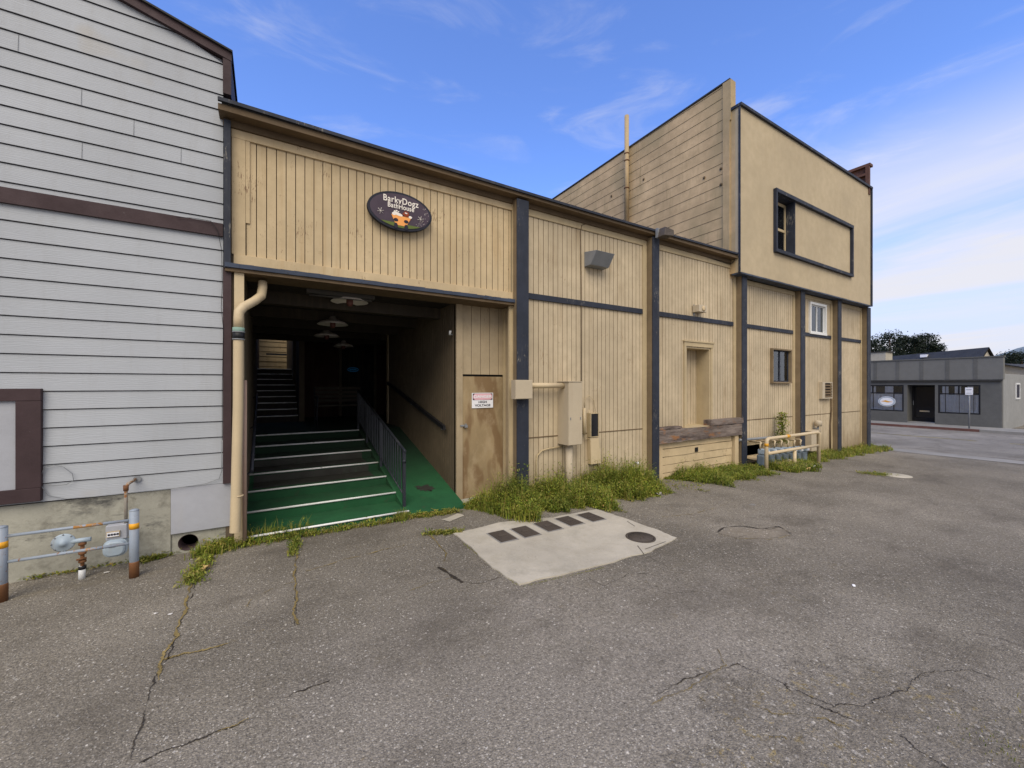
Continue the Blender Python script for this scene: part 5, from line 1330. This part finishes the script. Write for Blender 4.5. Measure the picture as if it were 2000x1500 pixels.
# neighbouring houses
def gable_house(name, c, L, W, h, rh, ang, wm, rm, label, windows=True):
    t = thing(name, c, label, 'house'); ca, sa = math.cos(ang), math.sin(ang)
    def T(x, y, z): return (c[0]+x*ca-y*sa, c[1]+x*sa+y*ca, c[2]+z)
    m = MB(); m.hexa([T(-L,-W,-2),T(L,-W,-2),T(L,W,-2),T(-L,W,-2),T(-L,-W,h),T(L,-W,h),T(L,W,h),T(-L,W,h)])
    for s_ in (-L, L): m.poly([T(s_,-W,h),T(s_,W,h),T(s_,0,h+rh)])
    m.build('wall', wm, t)
    o = .4; m = MB()
    for s_ in (-1, 1):
        a = [T(-L-o, s_*(W+o), h-rh*o/W), T(L+o, s_*(W+o), h-rh*o/W), T(L+o, 0, h+rh), T(-L-o, 0, h+rh)]
        m.poly(a); m.poly([(p[0],p[1],p[2]+.15) for p in a])
        for i in range(4):
            p, q = a[i], a[(i+1) % 4]; m.poly([p, q, (q[0],q[1],q[2]+.15), (p[0],p[1],p[2]+.15)])
    rf_ = m.build('roof', rm, t)
    if windows:
        for i in (-.5, .5):
            m = MB(); m.hexa([T(i*L-.6,-W-.05,h-1.6),T(i*L+.6,-W-.05,h-1.6),T(i*L+.6,-W+.01,h-1.6),T(i*L-.6,-W+.01,h-1.6),T(i*L-.6,-W-.05,h-.5),T(i*L+.6,-W-.05,h-.5),T(i*L+.6,-W+.01,h-.5),T(i*L-.6,-W+.01,h-.5)]); m.build('window', M['signblk'], t)
    return t, T
wallc = paint('far cream wall', (.42,.38,.30), .1)
# long dark shingled roof behind the shop: ridge runs along Y
a = far(1932, 681, 50); b = far(1740, 694, 66)
t = thing('long_roofed_house', (a[0], a[1], -.6), 'house with long dark shingled roof showing above the grey shop', 'house')
vd = Vector((b[0]-a[0], b[1]-a[1], 0)).normalized(); nd = Vector((-vd.y, vd.x, 0))
if nd.x > 0: nd = -nd
nd = (nd*.35+Vector((-a[0],-a[1],0)).normalized()*.9).normalized()
A = Vector(a); B = Vector(b)+vd*20; B.z = A.z
eL = 2.2; ez = 1.3
m = MB(); 
for s_ in (1, -1):
    q = nd*eL*s_
    for dz in (0, .2): m.poly([A+Vector((0,0,dz)), B+Vector((0,0,dz)), B+q+Vector((0,0,-ez+dz)), A+q+Vector((0,0,-ez+dz))])
m.build('roof', M['roofd'], t)
A2 = A+vd*.3
m = MB(); m.poly([A2-Vector((0,0,.1)), A2+nd*(eL-.4)-Vector((0,0,ez)), A2+nd*(eL-.4)-Vector((0,0,9)), A2-nd*(eL-.4)-Vector((0,0,9)), A2-nd*(eL-.4)-Vector((0,0,ez))])
for s_ in (1, -1):
    q = nd*(eL-.4)*s_; m.poly([A2+q-Vector((0,0,ez)), B+q-Vector((0,0,ez)), B+q-Vector((0,0,9)), A2+q-Vector((0,0,9))])
m.build('wall', wallc, t)
for f_, dz in ((.25,.0), (.62,.0)):
    q = A.lerp(B, f_)+nd*1.2; MB().box(q.x-.35, q.x+.35, q.y-.35, q.y+.35, q.z-.5, q.z-.1).build('skylight', M['wht'], t)
c_ = far(1712, 700, 45); t = thing('rooftop_box', (c_[0], c_[1], c_[2]-3), 'small cream building end with flat top beside the beige corner', 'house')
MB().box(c_[0]-.8, c_[0]+1.2, c_[1]-1.0, c_[1]+2, -1, c_[2]+.6).build('wall', wallc, t); MB().box(c_[0]-.9, c_[0]+1.3, c_[1]-1.1, c_[1]+2.1, c_[2]+.6, c_[2]+.7).build('roof', M['roofd'], t)
c_ = far(1985, 720, 52)
t, T_ = gable_house('cream_house', (c_[0]+2.5, c_[1], -.6), 5, 3.5, 3.9, 1.0, math.radians(-10), wallc, M['roofd'], 'cream house with dark low roof behind the shop side wall')
c_ = far(2040, 730, 75)
gable_house('brown_roofed_house', (c_[0], c_[1], -.6), 8, 5, 4.0, 2.2, math.radians(20), wallc, M['weth'], 'further house with a brown roof at the right edge')
# street sign pole
x, z = 29.95, zg
yp = YZ(1893, 752, 29.95)[0]
sg2 = thing('street_sign', (29.95, yp, zg), 'small white sign on a thin metal pole in front of the right shop window', 'street sign')
zt3 = YZ(1893, 757, 29.95)[1]
MB().tube([(29.95,yp,zg-.05),(29.95,yp,zt3)], .03, 8).build('pole', M['metal'], sg2)
MB().box(29.90, 29.915, yp-.13, yp+.13, zt3-.36, zt3+.0).build('plate', M['wht'], sg2, bevel=.004)
m = MB(); m.box(29.893, 29.8985, yp-.09, yp+.09, zt3-.12, zt3-.08); m.box(29.893, 29.8985, yp-.09, yp+.09, zt3-.28, zt3-.26); m.build('plate_bar', M['greyflat'], sg2)

# =================== TREES ===================
def tree(px, ptop, d, wid, label, seed, mat=M['pine'], base=-1.0, kind='pine_tree'):
    rr = random.Random(seed); x, y, zt = far(px, ptop, d)
    t = thing(kind, (x, y, base), label, 'tree', 'dark evergreens on the skyline')
    H_ = zt-base
    MB().tube([(x,y,base),(x+.1,y,base+H_*.5),(x,y,zt-.6)], .3, 7, rs=[.38,.25,.07]).build('trunk', M['weth'], t)
    m = MB()
    nb = 60
    for b in range(nb):
        f = rr.random()**.8; zc_ = base+H_*(.28+.70*f); rad = wid*(1.0-.55*abs(f-.35)-.35*max(0, f-.6)*2)*rr.uniform(.45,1)
        an = rr.uniform(0, 6.283); cx_, cy_ = x+math.cos(an)*rad*.75, y+math.sin(an)*rad*.75
        for q in range(70):
            v = Vector((rr.gauss(0,1), rr.gauss(0,1), rr.gauss(0,.7)))*(wid*.20)
            c = Vector((cx_, cy_, zc_))+v; s_ = rr.uniform(.12,.30)
            a = Vector((rr.uniform(-1,1), rr.uniform(-1,1), rr.uniform(-.6,1))).normalized(); b_ = a.cross(Vector((rr.uniform(-1,1), rr.uniform(-1,1), rr.uniform(-1,1)))).normalized()
            m.poly([c+a*s_, c-a*s_*.5+b_*s_*.6, c-a*s_*.5-b_*s_*.6])
    m.build('crown', mat, t, fix=False)
TR = [(1702,664,84,3.4,'dark evergreen at the left end of the skyline group, beside the beige building'),(1738,650,86,3.6,'tallest rounded dark evergreen of the skyline group'),(1764,657,88,2.6,'narrow dark evergreen between the two highest crowns'),(1786,658,85,3.0,'dark evergreen right of the middle of the skyline group'),(1806,655,88,3.3,'broad dark evergreen, second from the right of the group'),(1826,670,85,2.3,'lowest dark evergreen at the right end of the group')]
for i, a in enumerate(TR): tree(*a, 100+i)
for i, (px, py, lab) in enumerate(((1975,692,'small grey green tree before the hill, left of its pair'), (1996,690,'small grey green tree before the hill at the right edge'))): tree(px, py, 110, 4, lab, 120+i, kind='distant_tree')

# =================== WEEDS ===================
def blade(m, p, h, lean, w, rr, mi=0):
    a = rr.uniform(0, 6.283); dx, dy = math.cos(a), math.sin(a); nx, ny = -dy*w, dx*w
    l1 = lean*.35; l2 = lean
    x, y, z = p
    P0 = (x-nx, y-ny, z-.01); P1 = (x+nx, y+ny, z-.01); P2 = (x+dx*l1*h+nx*.8, y+dy*l1*h+ny*.8, z+h*.6); P3 = (x+dx*l1*h-nx*.8, y+dy*l1*h-ny*.8, z+h*.6); P4 = (x+dx*l2*h, y+dy*l2*h, z+h*(1-.35*lean))
    n = len(m.v); m.v += [P0, P1, P2, P3, P4]; m.f += [(n,n+1,n+2,n+3), (n+3,n+2,n+4)]; m.m += [mi, mi]; m.sm += [False, False]
def leafq(m, c, s_, rr, mi=0):
    a = Vector((rr.uniform(-1,1), rr.uniform(-1,1), rr.uniform(-.2,.8))).normalized(); b = a.cross(Vector((rr.uniform(-.4,.4), rr.uniform(-.4,.4), 1))).normalized()
    c = Vector(c); n = len(m.v)
    m.v += [tuple(c-a*s_), tuple(c+b*s_*.38), tuple(c+a*s_), tuple(c-b*s_*.38)]; m.f.append((n,n+1,n+2,n+3)); m.m.append(mi); m.sm.append(False)
def weeds(name, label, regions, seed):
    # regions: (sampler -> x,y,heightscale), n, height, width, leafy share, yellow share
    rr = random.Random(seed); m = MB()
    for samp, n, h, w, leafy, yel in regions:
        for i in range(n):
            x, y, hs = samp(rr)
            if hs <= 0: continue
            hh = h*hs*rr.uniform(.4, 1.15); mi = 1 if rr.random() < yel else 0
            if rr.random() < leafy:
                # leafy stem
                tx, ty = rr.uniform(-.25,.25)*hh, rr.uniform(-.3,.15)*hh
                for q in range(rr.randint(5, 9)):
                    f = (q+rr.random())/8; leafq(m, (x+tx*f+rr.uniform(-.03,.03), y+ty*f+rr.uniform(-.03,.03), G(x)+hh*f+.01), rr.uniform(.010,.024), rr, mi)
            else: blade(m, (x, y, G(x)), hh, rr.uniform(.1,.9), w*rr.uniform(.5,1.2), rr, mi)
    return tag(m.build(name, [M['weed'], M['weedy']], fix=False), label, 'weeds', kind='stuff')
def along(x0, x1, depth, hs=lambda x, f: 1, y1=D-.01, thr=None):
    def s_(rr):
        x = rr.uniform(x0, x1); dp_ = depth(x) if callable(depth) else depth
        dp_ *= .8+.45*mnoise.noise(Vector((x*2.3, 0, 7)))+.2*mnoise.noise(Vector((x*7, 0, 3)))
        e = min(1, (x-x0)/.35, (x1-x)/.35)
        f = rr.random()**1.1; y = y1-max(0, dp_)*f*max(.15, e)
        d_ = .75+.7*mnoise.noise(Vector((x*3.1, y*3.1, 2)))
        return x, y, hs(x, f)*max(.25, d_)*(1-.45*f)*max(.3, e)
    return s_
bx0 = 2.35; bx1 = PX(1282, 4.9)
def hA(x, f): return .85+.5*math.exp(-((x-PX(1190,D))/.5)**2)+.25*math.exp(-((x-2.9)/.5)**2)-.35*math.exp(-((x-3.35)/.2)**2)
weeds('weed_patch', 'dense green weeds at the wall between the plywood door and second post', [
    (along(bx0, bx1, 1.08, hA), 6500, .56, .0055, 0, .32),
    (along(bx0+.1, bx1-.1, 1.05, hA), 9500, .55, .004, 1, .2),
    (along(3.3, bx1, 1.15, lambda x, f: .5), 2500, .2, .005, .4, .5),
    (along(bx0, bx1, .9, hA), 420, .78, .0035, 0, .8), (along(bx0, bx1, .8, hA), 260, .70, .004, 1, .3),
    (along(PX(1160,D), PX(1205,D), .35, lambda x, f: 1.6), 500, .38, .004, 1, .05)], 1)
weeds('weed_patch', 'low weeds in front of the boards below the loading door', [
    (along(PX(1292,D), PX(1515,4.5), 1.05, lambda x, f: .7+.5*math.exp(-((x-7.3)/.35)**2)), 6500, .32, .006, .5, .22),
    (along(PX(1292,D)-.8, PX(1515,4.5)-.3, 1.25, lambda x, f: .3), 1500, .16, .006, .1, .6)], 2)
weeds('weed_patch', 'weeds around the posts of the cream meter barrier', [
    (along(PX(1500,4.6), PX(1600,4.4), .95, lambda x, f: .9, y1=4.95), 4800, .40, .008, .4, .3),
    (along(PX(1560,4.6), PX(1722,5.0), .75, lambda x, f: .75), 5000, .34, .009, .25, .4)], 3)
def spot(cx_, cy_, r, k=1.0):
    def s_(rr):
        a = rr.uniform(0, 6.283); q = r*math.sqrt(rr.random()); return cx_+q*math.cos(a), cy_+q*math.sin(a), k*(1-.5*q/r)
    return s_
def linep(pa, pb, wd, k=1.0):
    A_, B_ = GR(*pa), GR(*pb)
    def s_(rr):
        f = rr.random(); return A_[0]+(B_[0]-A_[0])*f+rr.gauss(0, wd), A_[1]+(B_[1]-A_[1])*f+rr.gauss(0, wd), k*rr.uniform(.5,1)
    return s_
weeds('weed_patch', 'grass growing along the lowest green step and the downpipe foot', [
    (linep((470,1068),(785,1016), .03), 1000, .085, .0035, .15, .4),
    (linep((470,1060),(600,1040), .04), 420, .22, .003, .05, .35),
    (linep((395,1085),(470,1060), .06), 1500, .15, .004, .1, .3),
    (linep((372,1140),(405,1090), .035), 900, .07, .004, .1, .5),
    (spot(*GR(448,1050)[:2], .10), 260, .3, .005, .0, .05),
    (linep((572,1085),(578,1055), .025), 400, .07, .003, .1, .3),
    (spot(*GR(785,1015)[:2], .08), 200, .2, .003, 0, .5),
    (linep((800,1012),(895,1000), .04), 600, .06, .003, .2, .6)], 4)
weeds('weed_patch', 'thin moss and grass along the foot of the grey building foundation', [
    (linep((60,1130),(330,1083), .015), 1500, .035, .003, .3, .5), (linep((280,1098),(345,1080), .02), 400, .06, .003, .3, .6)], 5)
weeds('weed_patch', 'sparse grass at the right edge of the lot by the broken asphalt', [
    (linep((2060,1390),(2130,1560), .05), 900, .07, .002, 0, .5), (linep((1930,1440),(1990,1480), .08), 120, .02, .002, 0, .8)], 6)
weeds('weed_patch', 'short grass fringe along the left and lower edges of the concrete slab', [
    (linep((830,1045),(900,1040), .03), 300, .05, .003, .2, .6), (linep((905,1062),(1010,1144), .006), 260, .018, .002, 0, .7), (linep((1015,1147),(1180,1109), .005), 220, .014, .002, 0, .7), (linep((1690,925),(1735,928), .1), 300, .05, .005, .3, .5)], 7)
# bush over the meters
rr = random.Random(9); m = MB(); bx, bz = XZ(1527, 838, D-.2)
for i in range(900):
    f = rr.random(); leafq(m, (bx+rr.gauss(0,.10)*(1.2-f), D-.2+rr.gauss(0,.06), bz-.35+.75*f), rr.uniform(.02,.045), rr, 0 if rr.random() < .8 else 1)
bs = thing('shrub', (bx, D-.2, G(bx)), 'small bright green bush sprouting above the gas meter row', 'shrub')
m.build('foliage', [M['weed'], M['weedy']], bs, fix=False)
MB().tube([(bx,D-.2,G(bx)),(bx+.02,D-.2,bz)], .012, 6).build('stem', M['eave'], bs)
# vertical weeds by wall box 1190
# =================== LITTER ===================
def scrap(px, py, s_, mat, name, label, cat, seed, dz=.01, lift=.02, group=None):
    rr = random.Random(seed); x, y, z = GR(px, py); m = MB(); n = 9; P = []
    for i in range(n):
        a = 2*math.pi*i/n; r = s_*rr.uniform(.6,1.1); P.append(Vector((x+r*math.cos(a), y+r*math.sin(a)*.8, z+dz+lift*rr.random())))
    c = Vector((x, y, z+dz+lift*.8))
    for i in range(n): m.poly([c, P[i], P[(i+1) % n]]); m.poly([c-Vector((0,0,dz*.8)), P[i]-Vector((0,0,dz*.5)), P[(i+1)%n]-Vector((0,0,dz*.5))])
    return tag(m.build(name, mat, fix=False), label, cat, group)
scrap(402, 1115, .045, M['leafy'], 'dry_leaf', 'crumpled pale yellow leaf lying in the grass near the drain hole', 'leaf', 1, .01, .05)
scrap(208, 1119, .022, M['paper'], 'paper_scrap', 'small white scrap on the ground by the left meter guard post', 'litter', 2, .004, .006)
scrap(333, 1200, .018, M['paper'], 'paper_scrap', 'small pale flake beside the mossy crack', 'litter', 3, .004, .004)
scrap(305, 1199, .016, M['paper'], 'paper_scrap', 'small pale flake left of the mossy crack', 'litter', 4, .004, .004)
scrap(1668, 1145, .02, M['wht'], 'paper_scrap', 'white paper scrap alone on the open asphalt at the right', 'litter', 5, .004, .008)
scrap(1285, 968, .085, M['lump'], 'rubble_stone', 'pale broken concrete lump between the two weed patches', 'stone', 6, .01, .05)
scrap(1578, 920, .07, M['leafy'], 'litter_scrap', 'yellowish wrapper in front of the weeds by the barrier', 'litter', 7, .03, .06)
scrap(1590, 918, .075, M['wht'], 'litter_scrap', 'white crumpled cup lying in front of the barrier weeds', 'litter', 8, .03, .08)
scrap(1470, 986, .06, M['walk'], 'paper_scrap', 'flat pale flake on the asphalt before the loading door', 'litter', 9, .002, .006)
scrap(1035, 968, .04, M['leafy'], 'dry_leaf', 'pale dry leaf caught in the dense weeds near the first post', 'leaf', 10, .2, .04)
m, Q_ = blob([(862,1016),(895,1004),(908,1008),(880,1020)], None, '', .008, .01, 12, 3); tag(m.build('kerb_fragment', M['pad']), 'thin broken strip of pale concrete at the foot of the ramp', 'concrete')
# pebbles: loose grit
rr = random.Random(77); m = MB()
for i in range(2600):
    px = rr.uniform(-50, 2050); py = 1060+440*rr.random()**.6
    x, y, z = GR(px, py); s_ = rr.uniform(.0015,.0045)*(1.7 if rr.random() < .06 else 1)
    if y > 4.9: continue
    n = len(m.v); pt = [Vector((x+rr.uniform(-1,1)*s_, y+rr.uniform(-1,1)*s_, z+s_*(.6+rr.random()))) for _ in range(1)]
    b_ = [Vector((x+s_*1.3*math.cos(a+rr.random()), y+s_*1.3*math.sin(a+rr.random()), z+.002)) for a in (0, 1.57, 3.14, 4.71)]
    for q in range(4): m.poly([pt[0], b_[q], b_[(q+1)%4]])
tag(m.build('grit', M['lump']), 'loose pale grit scattered over the worn asphalt', 'gravel', kind='stuff')

# =================== CAMERA, LIGHT, SKY ===================
cam = bpy.data.cameras.new('camera'); co = bpy.data.objects.new('camera', cam); C.objects.link(co)
co.location = (0, 0, H); co.rotation_euler = (math.radians(90), 0, -TH)
cam.sensor_width = 36; cam.lens = F/2000*36; cam.shift_y = .001; cam.clip_end = 3000; cam.clip_start = .05
sc.camera = co
SUN_EL, SUN_AZ = math.radians(48), math.radians(212)    # azimuth clockwise from +Y
sl = bpy.data.lights.new('sun', 'SUN'); sl.energy = SUN_E = 2.9; sl.angle = math.radians(45); sl.color = (1, .90, .74)
so = bpy.data.objects.new('sun', sl); C.objects.link(so)
dirv = Vector((math.sin(SUN_AZ)*math.cos(SUN_EL), math.cos(SUN_AZ)*math.cos(SUN_EL), math.sin(SUN_EL)))
so.rotation_euler = (-dirv).to_track_quat('-Z', 'Y').to_euler(); so.location = (0, -5, 12)
w = bpy.data.worlds.new('World'); sc.world = w; w.use_nodes = True; nt = w.node_tree
bg = nt.nodes['Background']
sky = nt.nodes.new('ShaderNodeTexSky'); sky.sky_type = 'NISHITA'; sky.sun_disc = False; sky.sun_elevation = SUN_EL; sky.sun_rotation = SUN_AZ; sky.air_density = 1.0; sky.dust_density = .6; sky.ozone_density = 2.0
def wn(t): return nt.nodes.new(t)
tc = wn('ShaderNodeTexCoord')
def wmath(op, a, b=None, clamp=False):
    x = wn('ShaderNodeMath'); x.operation = op; x.use_clamp = clamp
    for i, q in enumerate((a, b)):
        if q is None: continue
        if isinstance(q, (int, float)): x.inputs[i].default_value = q
        else: nt.links.new(q, x.inputs[i])
    return x.outputs[0]
def wramp(f, a, b, lo=0, hi=1, smooth=True):
    x = wn('ShaderNodeMapRange'); x.interpolation_type = 'SMOOTHSTEP' if smooth else 'LINEAR'
    for k, v in (('From Min', a), ('From Max', b), ('To Min', lo), ('To Max', hi)): x.inputs[k].default_value = v
    nt.links.new(f, x.inputs['Value']); return x.outputs['Result']
def wmix(f, a, b, mode='MIX'):
    x = wn('ShaderNodeMix'); x.data_type = 'RGBA'; x.blend_type = mode
    for i, q in ((0, f), (6, a), (7, b)):
        if isinstance(q, (int, float)): x.inputs[i].default_value = q
        elif isinstance(q, tuple): x.inputs[i].default_value = (*q, 1)
        else: nt.links.new(q, x.inputs[i])
    return x.outputs[2]
sepw = wn('ShaderNodeSeparateXYZ'); nt.links.new(tc.outputs['Generated'], sepw.inputs[0]); zel = sepw.outputs[2]
# project direction on a cloud plane
zc2 = wmath('ADD', wmath('MAXIMUM', zel, 0.0), .18)
u_ = wmath('DIVIDE', sepw.outputs[0], zc2); v_ = wmath('DIVIDE', sepw.outputs[1], zc2)
cmb = wn('ShaderNodeCombineXYZ'); nt.links.new(u_, cmb.inputs[0]); nt.links.new(v_, cmb.inputs[1])
def cloud(scale, stretch, rot, loc, det=6, dist=.4):
    mp = wn('ShaderNodeMapping'); mp.inputs['Scale'].default_value = stretch; mp.inputs['Rotation'].default_value = (0,0,rot); mp.inputs['Location'].default_value = loc
    nt.links.new(cmb.outputs[0], mp.inputs['Vector']); x = wn('ShaderNodeTexNoise'); x.inputs['Scale'].default_value = scale; x.inputs['Detail'].default_value = det; x.inputs['Roughness'].default_value = .55; x.inputs['Distortion'].default_value = dist
    nt.links.new(mp.outputs[0], x.inputs['Vector']); return x.outputs['Fac']
n1 = cloud(1.3, (1,.35,1), math.radians(-35), (3,1,0)); mp2 = wn('ShaderNodeMapping'); mp2.inputs['Scale'].default_value = (1.7, 1.7, 6.5); mp2.inputs['Rotation'].default_value = (.12, -.10, .3); nt.links.new(tc.outputs['Generated'], mp2.inputs['Vector'])
x2n = wn('ShaderNodeTexNoise'); x2n.inputs['Scale'].default_value = 2.1; x2n.inputs['Detail'].default_value = 7; x2n.inputs['Roughness'].default_value = .6; x2n.inputs['Distortion'].default_value = .5; nt.links.new(mp2.outputs[0], x2n.inputs['Vector'])
n2 = x2n.outputs['Fac']
vd_ = Vector(far(1990, 600, 1)); vd_.z -= H; vd_.normalize()
dt = wn('ShaderNodeVectorMath'); dt.operation = 'DOT_PRODUCT'; nt.links.new(tc.outputs['Generated'], dt.inputs[0]); dt.inputs[1].default_value = vd_
side = wramp(dt.outputs['Value'], .84, .985)
wisps = wmath('MULTIPLY', wramp(n2, .50, .78), .30)
side = wmath('MULTIPLY', side, wramp(zel, .50, .27))
bank = wmath('MULTIPLY', side, wramp(n1, .34, .6, .12, 1))
back = wramp(wmath('MULTIPLY', sepw.outputs[1], -1.0), .02, .45)      # unseen overcast added behind the camera for brighter, more neutral ambient light
bank = wmath('MAXIMUM', bank, back)
cl = wmath('MINIMUM', wmath('ADD', wisps, wmath('MULTIPLY', bank, .95)), .93)
hz = wramp(zel, .0, .42, .92, 0)
tint = wmix(1.0, sky.outputs[0], (SKYR, SKYG, SKYB) if 'SKYR' in globals() else (1.75, 2.1, 3.1), 'MULTIPLY')
base_ = wmix(hz, tint, (6.9, 7.3, 9.1))
col = wmix(cl, base_, (8.4, 8.35, 8.9))
nt.links.new(col, bg.inputs['Color']); bg.inputs['Strength'].default_value = .1
sc.view_settings.view_transform = 'Standard'; sc.view_settings.look = 'None'; sc.view_settings.exposure = 0; sc.view_settings.gamma = 1
sc.render.engine = 'CYCLES'
sc.render.resolution_x = 1024; sc.render.resolution_y = 768
